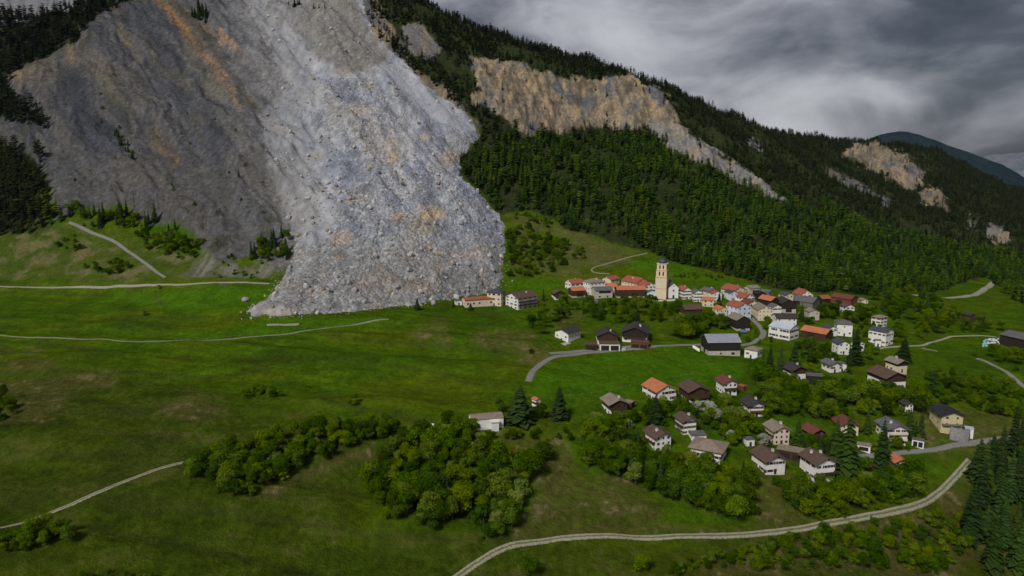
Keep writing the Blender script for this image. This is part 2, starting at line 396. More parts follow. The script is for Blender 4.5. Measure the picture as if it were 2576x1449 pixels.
def MTF(x, y):
    return bil(MT, x, y)
def warp(px, py, x, y, amp, sc, seed):
    return px + amp * fbm(x / sc, y / sc, seed, 3), py + amp * fbm(x / sc, y / sc, seed + 40, 3)
def cover(x, y, px, py):
    """base colour and class (rock, flowers) for terrain points"""
    n = len(x)
    lowf = fbm(x / 85, y / 60, 60, 4); midf = fbm(x / 22, y / 13, 61, 4); fine = fbm(x / 6, y / 6, 62, 3)
    G = np.array
    green = G([0.056, 0.106, 0.003]); deep = G([0.038, 0.082, 0.003]); olive = G([0.074, 0.104, 0.004]); rough = G([0.085, 0.076, 0.022]); straw = G([0.20, 0.165, 0.085])
    c = np.repeat(green[None], n, 0)
    def mix(c, w, k):
        w = np.clip(w, 0, 1)[:, None]; return c * (1 - w) + np.asarray(k) * w
    c = mix(c, sstep(-0.1, 0.6, lowf) * 0.8, olive); c = mix(c, sstep(0.0, -0.6, lowf) * 0.6, deep)
    c *= (1 + 0.22 * midf + 0.14 * fine + 0.10 * fbm(x / 150, y / 9, 63, 3))[:, None]
    rock = np.zeros(n); flow = 0.25 + 0 * rock
    # unmown pasture low on the left and along the bottom, browner than the mown fields, with corner darkening painted in too
    pw = np.maximum(sstep(-40, 60, sdist(px + 60 * lowf, py + 30 * midf, [(-300, 930), (250, 905), (420, 960), (600, 1000), (900, 1060), (950, 1200), (900, 1500), (-300, 1500)])), sstep(-40, 40, sdist(px + 40 * lowf, py + 20 * midf, [(900, 1340), (1300, 1330), (1700, 1370), (2600, 1200), (2700, 1500), (900, 1500)])))
    tu = fbm(x / 3.2, y / 4.2, 64, 3)
    c = mix(c, pw * .75, G([0.044, 0.062, 0.006]) * (1 + .35 * midf[:, None] + .3 * tu[:, None])); c = mix(c, pw * sstep(.25, .8, midf + .5 * tu) * .5, G([0.088, 0.080, 0.022]))
    # mowing swaths
    bk_ = np.abs(perlin(x / 240 + 3.1, y / 34 + x / 300, 7)); c = mix(c, sstep(.10, .02, bk_ + .05 * midf) * sstep(.12, -.1, x / y) * (1 - MTF(x, y)) * .55, G([0.040, 0.052, 0.010]))  # rough terrace banks; their dark tone also stands in for shading of the folds
    sw = np.sin((x * .28 + y * .96) * 2 * np.pi / 9.0 + 2 * lowf); c *= (1 + .055 * (1 - pw) * sw)[:, None]
    wx, wy = warp(px, py, x, y, 9, 26, 70)
    for k, pl in enumerate(P_BRIGHT):
        c = mix(c, sstep(-5, 12, sdist(wx, wy, pl)) * 0.85, G([0.054, 0.130, 0.003]) * (1 + 0.12 * midf[:, None]))
    wx, wy = warp(px, py, x, y, 26, 30, 75)
    for k, pl in enumerate(P_ROUGH):
        w = sstep(-14, 16, sdist(wx, wy, pl)); c = mix(c, w * (0.62 + 0.3 * midf + .3 * tu), rough * (1.25 if k in (0, 1, 16) else 1.0)); c = mix(c, w * sstep(0.35, 1.0, midf * .7 + fine * 0.5 + tu * .7) * .7, straw); flow *= (1 - w)
    ul = sstep(-15, 20, sdist(wx, wy, [(-50, 560), (170, 560), (330, 600), (500, 650), (740, 660), (700, 705), (420, 712), (300, 715), (-50, 715)])); c = mix(c, ul * (0.55 + .4 * midf), G([0.072, 0.085, 0.022])); c = mix(c, ul * sstep(.1, .7, midf - lowf * .5) * .5, straw)
    dm = sstep(-10, 20, sdist(wx, wy, [(1280, 540), (1400, 545), (1560, 620), (1650, 640), (1560, 668), (1440, 690), (1290, 700)])); c = mix(c, dm * (.6 + .3 * midf), G([0.105, 0.108, 0.032]))
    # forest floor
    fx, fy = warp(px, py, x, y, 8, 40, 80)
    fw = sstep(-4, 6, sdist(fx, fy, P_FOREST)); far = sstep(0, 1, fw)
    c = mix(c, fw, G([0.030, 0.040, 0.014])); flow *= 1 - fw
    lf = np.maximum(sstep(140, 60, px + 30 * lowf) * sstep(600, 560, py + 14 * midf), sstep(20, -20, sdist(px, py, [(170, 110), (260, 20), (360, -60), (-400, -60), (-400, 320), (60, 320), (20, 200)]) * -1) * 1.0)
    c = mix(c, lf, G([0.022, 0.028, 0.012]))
    # bare old slope of the left-hand face: grey rock, with vignette darkening painted in
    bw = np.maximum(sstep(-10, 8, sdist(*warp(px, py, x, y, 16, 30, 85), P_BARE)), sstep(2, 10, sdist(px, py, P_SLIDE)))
    wq_ = fbm(x / 80, y / 80, 141, 3) * 22; s1, s2 = gully(x + wq_, y - wq_ * .6, R(42))
    st = fbm(s1 / 16, s2 / 120, 90, 4); st2 = fbm(s1 / 45, s2 / 260, 91, 3); sp = fbm(x / 5, y / 5, 92, 3)
    st3 = fbm(s1 / 6, s2 / 55, 93, 4); mo = fbm(x / 38, y / 38, 94, 4)
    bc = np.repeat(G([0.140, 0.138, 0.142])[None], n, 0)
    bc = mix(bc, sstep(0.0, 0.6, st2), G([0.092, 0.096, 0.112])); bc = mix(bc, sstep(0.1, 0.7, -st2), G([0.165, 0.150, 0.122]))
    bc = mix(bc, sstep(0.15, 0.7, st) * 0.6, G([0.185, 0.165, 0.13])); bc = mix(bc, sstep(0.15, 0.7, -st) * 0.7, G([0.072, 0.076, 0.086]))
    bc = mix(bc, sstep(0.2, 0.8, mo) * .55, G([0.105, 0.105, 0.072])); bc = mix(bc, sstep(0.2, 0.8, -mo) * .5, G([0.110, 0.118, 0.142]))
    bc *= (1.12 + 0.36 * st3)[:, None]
    ns = sstep(430, 720, px + 60 * mo - .18 * py); bc = mix(bc, ns * .85, G([0.265, 0.265, 0.275]) * (1 + .3 * st3[:, None]))
    tl = sstep(330, 480, py + 30 * mo) * sstep(700, 560, px); bc = mix(bc, tl * .65, G([0.168, 0.164, 0.158]))
    vx, vy = warp(px, py, x, y, 7, 14, 98)
    for (x1, y1, x2, y2, wd, cc, ww) in ((384, -20, 470, 80, 13, (0.36, 0.205, 0.095), .9), (470, 80, 560, 190, 17, (0.33, 0.215, 0.115), .85), (560, 190, 606, 268, 13, (0.32, 0.21, 0.115), .8), (514, 62, 560, 105, 9, (0.42, 0.25, 0.13), .8), (555, 75, 606, 135, 10, (0.44, 0.26, 0.13), .8), (440, 10, 520, 90, 13, (0.045, 0.043, 0.038), .85),
                                   (520, 95, 640, 270, 12, (0.085, 0.078, 0.06), .75), (600, 225, 650, 275, 14, (0.17, 0.15, 0.10), .7), (385, 340, 438, 400, 26, (0.22, 0.15, 0.075), .75), (172, 108, 178, 150, 14, (0.25, 0.17, 0.095), .8), (20, 195, 70, 178, 9, (0.32, 0.21, 0.13), .8), (300, 60, 320, 110, 12, (0.20, 0.165, 0.08), .7), (265, 0, 300, 20, 18, (0.17, 0.125, 0.07), .7),
                                   (187, 200, 200, 245, 44, (0.060, 0.064, 0.078), .75), (205, 280, 235, 400, 24, (0.082, 0.085, 0.115), .7), (60, 200, 140, 170, 30, (0.20, 0.175, 0.135), .6), (140, 300, 180, 380, 26, (0.17, 0.16, 0.13), .6), (240, 90, 420, 330, 6, (0.19, 0.17, 0.15), .6), (300, 170, 480, 330, 5, (0.19, 0.175, 0.155), .5), (330, 20, 470, 250, 18, (0.085, 0.088, 0.10), .6), (520, 270, 570, 500, 20, (0.088, 0.092, 0.112), .6), (600, 300, 690, 480, 30, (0.16, 0.155, 0.13), .6)):
        ex, ey = x2 - x1, y2 - y1; tt = np.clip(((vx - x1) * ex + (vy - y1) * ey) / (ex * ex + ey * ey), 0, 1)
        dd = np.hypot(vx - x1 - tt * ex, vy - y1 - tt * ey)
        bc = mix(bc, sstep(wd * 1.2, wd * 0.4, dd + .3 * wd * sp) * ww * np.clip(.62 + .8 * st3 + .5 * sp, .1, 1), G(cc) * (1 + .35 * st3[:, None]))
    gv = sstep(0.35, 0.8, fbm(x / 30, y / 30, 95, 3) + 0.3 * sp) * sstep(430, 560, py) * 0.6
    bc = mix(bc, gv, G([0.075, 0.085, 0.035]))
    bc *= (0.80 + 0.20 * ns + 0.22 * sp)[:, None]  # dims the rock colour away from the slide, as painted edge darkening
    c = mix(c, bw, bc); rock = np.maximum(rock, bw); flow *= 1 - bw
    kw = sstep(-8, 8, sdist(wx, wy, P_BANK)); sb = sstep(-0.1, 0.5, fbm(x / 5, y / 40, 97, 3))
    c = mix(c, kw * (0.35 + 0.6 * sb), G([0.21, 0.20, 0.17])); rock = np.maximum(rock, kw * 0.6); flow *= 1 - kw
    tw = sstep(-4, 4, sdist(wx, wy, P_SCREETOP)); c = mix(c, tw, G([0.26, 0.26, 0.28])); rock = np.maximum(rock, tw)
    # cliffs
    qx, qy = warp(px, py, x, y, 13, 30, 100)
    band = fbm(px / 22 + py / 60, py / 60, 101, 5); sp2 = fbm(px / 7, py / 9, 102, 3); bl = fbm(px / 60, py / 45, 103, 3)
    tan = np.repeat(G([0.340, 0.275, 0.195])[None], n, 0)
    tan = mix(tan, sstep(0.0, 0.6, band), G([0.44, 0.335, 0.20])); tan = mix(tan, sstep(0.05, 0.6, -band) * 0.85, G([0.195, 0.168, 0.132])); tan = mix(tan, sstep(0.2, 0.6, bl + 0.2 * band), G([0.175, 0.180, 0.192])); tan = mix(tan, sstep(0.35, .8, -bl + .4 * sp2) * .6, G([0.10, 0.095, 0.075]))
    tan *= (1 + 0.30 * sp2)[:, None]
    gry = np.repeat(G([0.27, 0.26, 0.25])[None], n, 0); gry = mix(gry, sstep(0.0, 0.6, band), G([0.36, 0.30, 0.23])); gry *= (1 + 0.22 * sp2)[:, None]
    for pl, cc in ((P_CLIFF, tan), (P_SCREE, gry), (P_CLIFF2, tan * 0.85 + 0.02), (P_CLIFF3, tan * 0.85), (P_STRIP, gry * 0.62), *((q, gry * 0.8) for q in P_ROCKS)):
        w = sstep(-3, 4, sdist(qx + 5 * sp2, qy + 5 * sp2, pl)); c = mix(c, w, cc); rock = np.maximum(rock, w); flow *= 1 - w
    rw = sstep(-6, 6, sdist(qx, qy, [(915, 0), (950, 0), (1000, 90), (1040, 170), (1150, 250), (1190, 300), (1215, 340), (1180, 330), (1120, 260), (1000, 190), (930, 100)]))
    c = mix(c, rw, tan * 0.8); rock = np.maximum(rock, rw)
    return np.clip(c, 0.004, 0.8), rock, np.clip(flow, 0, 1)

# cliffs stand out of the slope as real relief
PX0, PY0 = project(XX, YY, ZB)
vis = (PX0 > -500) & (PX0 < 3100)
wx_, wy_ = warp(PX0.ravel(), PY0.ravel(), XX.ravel(), YY.ravel(), 10, 40, 110)
crag = np.zeros(XX.size)
for pl in (P_CLIFF, P_SCREE, P_CLIFF2, P_CLIFF3):
    crag = np.maximum(crag, sstep(-6, 14, sdist(wx_, wy_, pl)))
crag = crag.reshape(XX.shape)
ZB += crag * (ridged(XX / 46, YY / 70, 120, 4, 0.55) * 8.5 + ridged(XX / 16, YY / 44, 124, 4, 0.6) * 4.2 + ridged(XX / 7, YY / 12, 127, 2, .6) * 1.3 - 9)
bare_ = sstep(-10, 20, sdist(PX0.ravel(), PY0.ravel(), P_BARE)).reshape(XX.shape)
_wq = fbm(XX / 80, YY / 80, 141, 3) * 22
u1, u2 = gully(XX + _wq, YY - _wq * .6, R(42))
ZB += bare_ * (ridged(u1 / 32, u2 / 110, 130, 4, 0.6) * 3.6 * (.5 + fbm(XX / 60, YY / 60, 145, 2)) + ridged(u1 / 11, u2 / 30, 135, 3, 0.6) * 1.4 * (.6 + fbm(XX / 40, YY / 40, 146, 2)) + ridged(XX / 18, YY / 7, 138, 2, .5) * .9)

PXG, PYG = project(XX, YY, ZB)
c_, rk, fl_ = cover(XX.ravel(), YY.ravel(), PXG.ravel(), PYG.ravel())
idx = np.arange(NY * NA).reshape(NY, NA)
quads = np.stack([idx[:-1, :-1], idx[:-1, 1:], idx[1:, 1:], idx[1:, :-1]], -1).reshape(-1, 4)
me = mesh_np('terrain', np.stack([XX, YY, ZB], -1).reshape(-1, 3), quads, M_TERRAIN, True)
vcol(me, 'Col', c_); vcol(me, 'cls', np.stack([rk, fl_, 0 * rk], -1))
tag(link(bpy.data.objects.new('terrain', me)), 'green valley meadows rising into the bare and wooded mountainside', kind='structure')

# ------------------------------------------------------------------ the landslide: a body of its own lying on the slope
SL_W = []
for q in P_SLIDE:
    if q[1] >= 0:
        SL_W.append(ground(*q)[:2])
    else:
        X_, Y_, _ = at(q[0], q[1], 1060 - q[1] * 0.9); SL_W.append((float(X_), float(Y_)))
sx0, sx1 = min(q[0] for q in SL_W) - 8, max(q[0] for q in SL_W) + 8
sy0, sy1 = min(q[1] for q in SL_W) - 8, max(q[1] for q in SL_W) + 8
na2, ny2 = 470, 560
a2 = np.linspace(-0.62, 0.03, na2); y2 = np.exp(np.linspace(math.log(sy0), math.log(min(sy1, 1230)), ny2))
Y2, A2 = np.meshgrid(y2, a2, indexing='ij'); X2 = A2 * Y2
zb2 = hz(X2, Y2)
ed = sdist(X2.ravel() + 2.6 * fbm(X2.ravel() / 10, Y2.ravel() / 10, 140, 4), Y2.ravel() + 2.6 * fbm(X2.ravel() / 10, Y2.ravel() / 10, 144, 4), SL_W).reshape(X2.shape)
up = sstep(560, 760, Y2)
PXe, PYe = project(X2, Y2, zb2)
lefty = sstep(880, 720, PXe) * sstep(650, 560, PYe)
thick = (9.0 * (1 - up) + 4.0 * up) * (1 - .72 * lefty) * (1 - np.exp(-np.maximum(ed, 0) / (15 + 10 * up)))
rough_ = fbm(X2 / 50, Y2 / 60, 150, 3) * 4.2 + ridged(X2 / 21, Y2 / 30, 154, 3, 0.6) * 1.2 + fbm(X2 / 7, Y2 / 7, 158, 3, 0.65) * 0.8
PXa, PYa = project(X2, Y2, zb2 + thick)
smo = np.zeros(X2.size); coa = np.zeros(X2.size)
for pl in P_SMOOTH: smo = np.maximum(smo, sstep(-10, 14, sdist(PXa.ravel() + 10 * fbm(X2.ravel() / 20, Y2.ravel() / 20, 181, 3), PYa.ravel(), pl)))
for pl in P_COARSE: coa = np.maximum(coa, sstep(-20, 25, sdist(PXa.ravel() + 16 * fbm(X2.ravel() / 25, Y2.ravel() / 25, 182, 3), PYa.ravel(), pl)))
smo = smo.reshape(X2.shape); coa = coa.reshape(X2.shape)
rough_ = rough_ * (1 - .8 * smo) + coa * (ridged(X2 / 11, Y2 / 13, 183, 3, .6) * 1.1 + fbm(X2 / 24, Y2 / 18, 184, 2) * 1.8)
lob = ridged(X2 / 95, Y2 / 40, 160, 2) * 1.6 * sstep(620, 520, Y2)
Z2 = zb2 + np.where(ed > 0, thick + (rough_ + lob) * sstep(0, 14, ed), ed * 0.5 - 0.6)
PX2, PY2 = project(X2, Y2, Z2)
def slide_col(x, y, px, py):
    n = len(x); G = np.array
    def mix(c, w, k):
        w = np.clip(w, 0, 1)[:, None]; return c * (1 - w) + np.asarray(k) * w
    s1, s2 = gully(x, y, R(24)); st = fbm(s1 / 24, s2 / 110, 170, 4); st2 = fbm(x / 60, y / 75, 172, 3); sp = fbm(x / 4, y / 4, 174, 3); pt = fbm(x / 14, y / 20, 176, 4)
    md = fbm(x / 9, y / 12, 178, 4); bl = fbm(x / 34, y / 40, 179, 4)
    c = np.repeat(G([0.305, 0.312, 0.338])[None], n, 0)
    c = mix(c, sstep(-0.05, 0.5, st2) * 0.8, G([0.225, 0.248, 0.298])); c = mix(c, sstep(0.1, 0.7, -st2) * 0.75, G([0.330, 0.310, 0.278]))
    c = mix(c, sstep(0.1, 0.6, st) * 0.75, G([0.41, 0.408, 0.415])); c = mix(c, sstep(0.1, 0.7, -st) * 0.75, G([0.165, 0.178, 0.208]))
    c = mix(c, sstep(0.1, 0.7, bl) * 0.5, G([0.20, 0.222, 0.27])); c = mix(c, sstep(0.2, 0.8, -bl) * 0.5, G([0.385, 0.375, 0.36]))
    c *= (1 + 0.26 * md)[:, None]
    low = sstep(590, 650, py + 30 * st2)                         # broken-up front of the tongue
    c = mix(c, low * 0.6, G([0.262, 0.255, 0.232]) * (1 + .3 * md[:, None])); c = mix(c, low * sstep(0.1, 0.6, pt) * 0.5, G([0.30, 0.228, 0.165]))
    c = mix(c, low * sstep(0.15, 0.6, bl - .2 * md) * 0.5, G([0.17, 0.17, 0.148]))
    # upper right of the scar: brownish broken rock and a smooth grey chute
    ur = sstep(-12, 12, sdist(px + 14 * st2, py + 10 * pt, [(690, 0), (900, -20), (935, 80), (990, 150), (940, 170), (880, 190), (790, 140), (730, 70)]))
    c = mix(c, ur * 0.85, G([0.165, 0.152, 0.128]) * (1 + .35 * md[:, None]))
    ch = sstep(-8, 10, sdist(px + 6 * pt, py, [(960, 165), (1040, 200), (1130, 262), (1190, 312), (1196, 335), (1130, 325), (1060, 280), (1000, 230)]))
    c = mix(c, ch * 0.8, G([0.30, 0.30, 0.335]))
    for (bx, by, rx, ry, cc, w) in ((1085, 540, 34, 18, (0.48, 0.34, 0.20), .8), (985, 385, 22, 28, (0.40, 0.32, 0.22), .8), (880, 505, 16, 12, (0.48, 0.34, 0.22), .8), (860, 600, 34, 20, (0.42, 0.31, 0.235), .7), (1130, 400, 40, 22, (0.40, 0.31, 0.23), .7), (1000, 545, 18, 10, (0.44, 0.33, 0.2), .7),
                                 (905, 275, 38, 16, (0.38, 0.31, 0.25), .6), (1065, 345, 24, 14, (0.41, 0.33, 0.26), .7), (690, 325, 10, 12, (0.44, 0.33, 0.22), .7), (800, 390, 24, 14, (0.36, 0.30, 0.23), .6), (1060, 570, 40, 16, (0.38, 0.32, 0.22), .6), (950, 700, 60, 24, (0.34, 0.28, 0.22), .5), (1060, 720, 60, 20, (0.36, 0.28, 0.22), .5),
                                 (700, 785, 60, 12, (0.36, 0.31, 0.27), .8), (930, 215, 26, 10, (0.37, 0.31, 0.23), .6), (1190, 640, 50, 14, (0.36, 0.29, 0.24), .5), (860, 180, 30, 12, (0.34, 0.29, 0.22), .5)):
        d = np.hypot((px - bx) / rx, (py - by) / ry) + 0.45 * pt + 0.25 * sp
        c = mix(c, sstep(1.15, 0.5, d) * w, cc)
    c *= (1 + 0.20 * sp)[:, None]
    return np.clip(c, 0.02, 0.7)
keep = ed > -5
kq = keep[:-1, :-1] & keep[1:, :-1] & keep[:-1, 1:] & keep[1:, 1:]
id2 = np.arange(ny2 * na2).reshape(ny2, na2)
q2 = np.stack([id2[:-1, :-1], id2[:-1, 1:], id2[1:, 1:], id2[1:, :-1]], -1)[kq]
used = np.unique(q2); rem = np.full(ny2 * na2, -1); rem[used] = np.arange(len(used))
V2 = np.stack([X2, Y2, Z2], -1).reshape(-1, 3)[used]
me = mesh_np('landslide', V2, rem[q2], M_SLIDE, True)
sc_ = slide_col(X2.ravel()[used], Y2.ravel()[used], PX2.ravel()[used], PY2.ravel()[used])
bcx, _r, _f = cover(X2.ravel()[used], Y2.ravel()[used], PXe.ravel()[used], PYe.ravel()[used])
we = (lefty.ravel()[used] * sstep(85, 0, ed.ravel()[used] + 34 * fbm(X2.ravel()[used] / 14, Y2.ravel()[used] / 30, 190, 3)))[:, None]
we = we * _r[:, None]; sc_ = np.clip(sc_ * 1.04 * np.array([.985, 1.0, 1.03]) * (1 - we) + bcx * we, .01, .62)
vcol(me, 'Col', sc_); upz = sstep(640, 900, Y2.ravel()[used]) * .6 * (1 - .7 * coa.ravel()[used]); vcol(me, 'cls', np.repeat(np.maximum(smo.ravel()[used], upz)[:, None], 3, 1))
tag(link(bpy.data.objects.new('landslide_debris', me)), 'huge grey tongue of landslide rubble running down to the meadow', kind='structure')
# terrain plus slide on the terrain grid, for things that stand on either
def slide_h(x, y):
    x = np.asarray(x, float); y = np.asarray(y, float)
    fa = (x / y - a2[0]) / (a2[-1] - a2[0]) * (na2 - 1); fy = (np.log(y) - math.log(y2[0])) / (math.log(y2[-1]) - math.log(y2[0])) * (ny2 - 1)
    ok = (fa >= 0) & (fa < na2 - 1.01) & (fy >= 0) & (fy < ny2 - 1.01)
    fa = np.clip(fa, 0, na2 - 1.01); fy = np.clip(fy, 0, ny2 - 1.01); i = fy.astype(int); j = fa.astype(int); ty = fy - i; ta = fa - j
    z = Z2[i, j] * (1 - ty) * (1 - ta) + Z2[i + 1, j] * ty * (1 - ta) + Z2[i, j + 1] * (1 - ty) * ta + Z2[i + 1, j + 1] * ty * ta
    return np.where(ok, z, -1e9)
ZS = np.maximum(ZB, slide_h(XX, YY))
def top(x, y):
    return float(max(hz(x, y), slide_h(x, y)))

# ------------------------------------------------------------------ far mountains
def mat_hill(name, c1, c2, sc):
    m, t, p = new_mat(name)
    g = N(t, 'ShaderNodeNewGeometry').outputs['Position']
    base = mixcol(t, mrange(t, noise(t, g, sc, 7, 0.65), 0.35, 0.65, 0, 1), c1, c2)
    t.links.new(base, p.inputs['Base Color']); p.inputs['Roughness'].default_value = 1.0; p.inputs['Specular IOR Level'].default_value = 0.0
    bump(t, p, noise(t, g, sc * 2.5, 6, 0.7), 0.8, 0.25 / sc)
    return m
def far_hill(name, label, pts, Y, base_z, front, mat, seed, amp):
    """a ridge whose crest is given in pixels at distance Y, falling towards and away from the viewer"""
    pts = np.array(pts, float); nc, nr = 220, 60
    cpx = np.linspace(pts[0, 0], pts[-1, 0], nc); cpy = np.interp(cpx, pts[:, 0], pts[:, 1])
    X, _, Zc = at(cpx, cpy, Y)
    vs_ = []
    for r_ in range(nr):
        f = r_ / (nr - 1) * 2 - 1
        yy = Y + f * front; w = 1 - abs(f)
        z = base_z + (Zc - base_z) * w ** 0.9
        xx = X * (yy / Y)
        z = z + amp * fbm(xx / (front * 0.25), np.full(nc, yy) / (front * 0.25), seed, 5) * min(1, abs(f) * 5 + 0.12)
        vs_.append(np.stack([xx, np.full(nc, yy), z], -1))
    V = np.concatenate(vs_); idn = np.arange(nc * nr).reshape(nr, nc)
    q = np.stack([idn[:-1, :-1], idn[:-1, 1:], idn[1:, 1:], idn[1:, :-1]], -1).reshape(-1, 4)
    tag(link(bpy.data.objects.new(name, mesh_np(name, V, q, mat, True))), label, kind='structure')
far_hill('hill', 'blue-green wooded far mountain behind the right-hand ridge', [(1700, 520), (2000, 400), (2120, 362), (2180, 344), (2215, 333), (2250, 329), (2285, 331), (2330, 345), (2400, 368), (2460, 388), (2520, 412), (2576, 445), (2700, 500), (2900, 560)], 4200, -250, 1500, mat_hill('far_wood_hazed', (0.014, 0.027, 0.034), (0.026, 0.044, 0.050), 0.006), 210, 60)  # distance haze painted bluish into the wood's base colour
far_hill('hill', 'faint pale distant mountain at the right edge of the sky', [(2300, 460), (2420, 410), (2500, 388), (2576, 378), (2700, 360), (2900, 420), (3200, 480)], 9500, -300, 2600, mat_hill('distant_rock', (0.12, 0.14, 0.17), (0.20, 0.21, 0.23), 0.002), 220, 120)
far_hill('hill', 'bare grey-brown mountain top behind the wooded skyline', [(860, 60), (1000, 25), (1110, 62), (1140, 52), (1158, 53), (1190, 66), (1240, 84), (1290, 94), (1330, 104), (1370, 122), (1420, 150), (1520, 210), (1700, 330)], 3000, -100, 1200, mat_hill('bare_alp', (0.105, 0.095, 0.09), (0.16, 0.14, 0.135), 0.01), 230, 40)
# ------------------------------------------------------------------ roads, tracks and paths
ROAD_PTS = []
def smooth_line(pts, step=3.0):
    P = np.array(pts, float)
    d = np.concatenate([[0], np.cumsum(np.hypot(*np.diff(P, axis=0).T))])
    s = np.arange(0, d[-1], step)
    x = pchip(d, P[:, 0], s); y = pchip(d, P[:, 1], s)
    k = 5; ker = np.ones(2 * k + 1) / (2 * k + 1)
    xp = np.convolve(np.pad(x, k, 'edge'), ker, 'valid'); yp = np.convolve(np.pad(y, k, 'edge'), ker, 'valid')
    return xp, yp
def mat_road(name, c1, c2, verge, ruts=False):
    m, t, p = new_mat(name)
    g = N(t, 'ShaderNodeNewGeometry').outputs['Position']
    a = N(t, 'ShaderNodeVertexColor', layer_name='across'); s = N(t, 'ShaderNodeSeparateColor'); t.links.new(a.outputs['Color'], s.inputs[0])
    n1_ = noise(t, g, 0.5, 5, 0.6); n2_ = noise(t, g, 1.3, 4, 0.6)
    base = mixcol(t, mrange(t, n1_, 0.3, 0.7, 0, 1), c1, c2)
    wob = math2(t, 'ADD', s.outputs[0], mrange(t, n2_, 0.2, 0.8, -0.17, 0.17))
    if ruts:
        mid = math2(t, 'MULTIPLY', mrange(t, math2(t, 'ABSOLUTE', math2(t, 'SUBTRACT', wob, 0.5), 0), 0.07, 0.15, 0.85, 0), 1.0)
        base = mixcol(t, mid, base, verge)
    edge = mrange(t, math2(t, 'ABSOLUTE', math2(t, 'SUBTRACT', wob, 0.5), 0), 0.34, 0.46, 0, 1)
    base = mixcol(t, edge, base, verge)
    t.links.new(base, p.inputs['Base Color']); p.inputs['Roughness'].default_value = 0.95
    return m
VERGE = (0.070, 0.105, 0.018)
M_TRACK = mat_road('track_gravel', (0.25, 0.225, 0.165), (0.33, 0.30, 0.23), VERGE, True)
M_GRAVEL = mat_road('path_gravel', (0.24, 0.22, 0.17), (0.32, 0.295, 0.235), VERGE)
M_FIELD = mat_road('field_path', (0.17, 0.165, 0.09), (0.25, 0.235, 0.16), VERGE)
M_ASPH = mat_road('asphalt', (0.17, 0.165, 0.16), (0.22, 0.215, 0.205), VERGE)
def road(name, label, pix, width, mat, lift=0.22):
    x, y = smooth_line([ground(*q)[:2] for q in pix])
    tx = np.gradient(x); ty = np.gradient(y); l_ = np.hypot(tx, ty) + 1e-9; nx, ny = -ty / l_, tx / l_
    m_ = 7; V = []; ac = []
    for k in range(m_):
        f = k / (m_ - 1)
        xx, yy = x + nx * width * (f - 0.5), y + ny * width * (f - 0.5)
        V.append(np.stack([xx, yy, hz(xx, yy) + (lift if 0 < k < m_ - 1 else -0.15)], -1)); ac.append(np.full(len(x), f))
    n = len(x); idn = np.arange(n * m_).reshape(m_, n)
    q = np.stack([idn[:-1, :-1], idn[1:, :-1], idn[1:, 1:], idn[:-1, 1:]], -1).reshape(-1, 4)
    me = mesh_np(name, np.concatenate(V), q[:, ::-1], mat, True)
    ac = np.concatenate(ac); vcol(me, 'across', np.stack([ac, ac, ac], -1))
    tag(link(bpy.data.objects.new(name, me)), label, kind='structure')
    ROAD_PTS.extend(zip(x[::2], y[::2]))
road('track', 'pale two-rut farm track curving along the bottom slope', [(1120, 1475), (1150, 1447), (1190, 1415), (1250, 1382), (1340, 1359), (1450, 1351), (1580, 1350), (1700, 1350), (1850, 1348), (2000, 1332), (2130, 1309), (2260, 1285), (2330, 1265), (2372, 1232), (2415, 1185), (2450, 1148)], 3.5, M_TRACK)
road('track', 'thin two-rut track climbing across the dark lower left meadow', [(-60, 1345), (0, 1326), (100, 1300), (240, 1246), (350, 1196), (440, 1166), (515, 1150), (560, 1140)], 2.3, M_TRACK)
road('road', 'narrow grey village road curving round the bright field', [(1326, 968), (1334, 945), (1346, 926), (1372, 906), (1420, 893), (1500, 885), (1620, 876), (1745, 868), (1800, 864)], 4.6, M_ASPH)
road('road', 'village lane bending down past the big barn', [(1882, 793), (1895, 806), (1915, 821), (1924, 838), (1912, 855), (1885, 865), (1850, 873), (1790, 868)], 5.2, M_ASPH)
road('path', 'gravel path crossing the left meadow below the slide', [(-60, 840), (0, 844), (120, 850), (210, 854), (300, 857), (390, 861), (520, 856), (640, 848), (760, 834), (880, 818), (1000, 803)], 2.0, M_FIELD)
road('road', 'pale road along the foot of the bare slope, cut by the slide', [(-60, 721), (0, 721), (60, 722), (200, 722), (330, 720), (420, 716), (500, 713), (560, 711), (640, 712), (700, 713)], 3.2, M_GRAVEL)
road('track', 'grey diagonal track climbing the left slope', [(165, 558), (210, 574), (262, 596), (310, 622), (355, 655), (395, 685), (425, 704)], 3.0, M_ASPH)
road('road', 'asphalt street between the lower chalets', [(2140, 1148), (2200, 1146), (2260, 1140), (2330, 1134), (2390, 1124), (2450, 1112), (2520, 1104), (2640, 1090)], 4.2, M_ASPH)
road('path', 'pale field path winding to the farm at the right edge', [(2176, 890), (2207, 876), (2245, 872), (2302, 872), (2332, 866), (2362, 857), (2372, 850), (2407, 845), (2460, 845), (2520, 848)], 2.6, M_GRAVEL)
road('path', 'short spur path across the right-hand meadow', [(2302, 873), (2335, 878), (2377, 889)], 2.2, M_FIELD)
road('road', 'grey road descending the far right meadow', [(2440, 898), (2470, 903), (2497, 913), (2532, 936), (2560, 958), (2600, 990), (2700, 1060)], 4.2, M_ASPH)
road('path', 'garden path leading past the tall spruces', [(2008, 879), (2036, 887), (2070, 897)], 3.0, M_GRAVEL)
road('road', 'light road by the river at the foot of the far wood', [(2285, 738), (2330, 748), (2390, 750), (2440, 744), (2475, 728), (2500, 708)], 8.0, M_GRAVEL, 0.6)
road('path', 'winding footpath on the dry meadow above the village', [(1545, 690), (1505, 690), (1476, 684), (1480, 677), (1530, 664), (1590, 645), (1640, 634)], 2.0, M_FIELD, 0.4)
road('path', 'pale gravel patch on the meadow before the slide toe', [(655, 819), (690, 817), (730, 816), (775, 817)], 5.0, M_GRAVEL, 0.3)
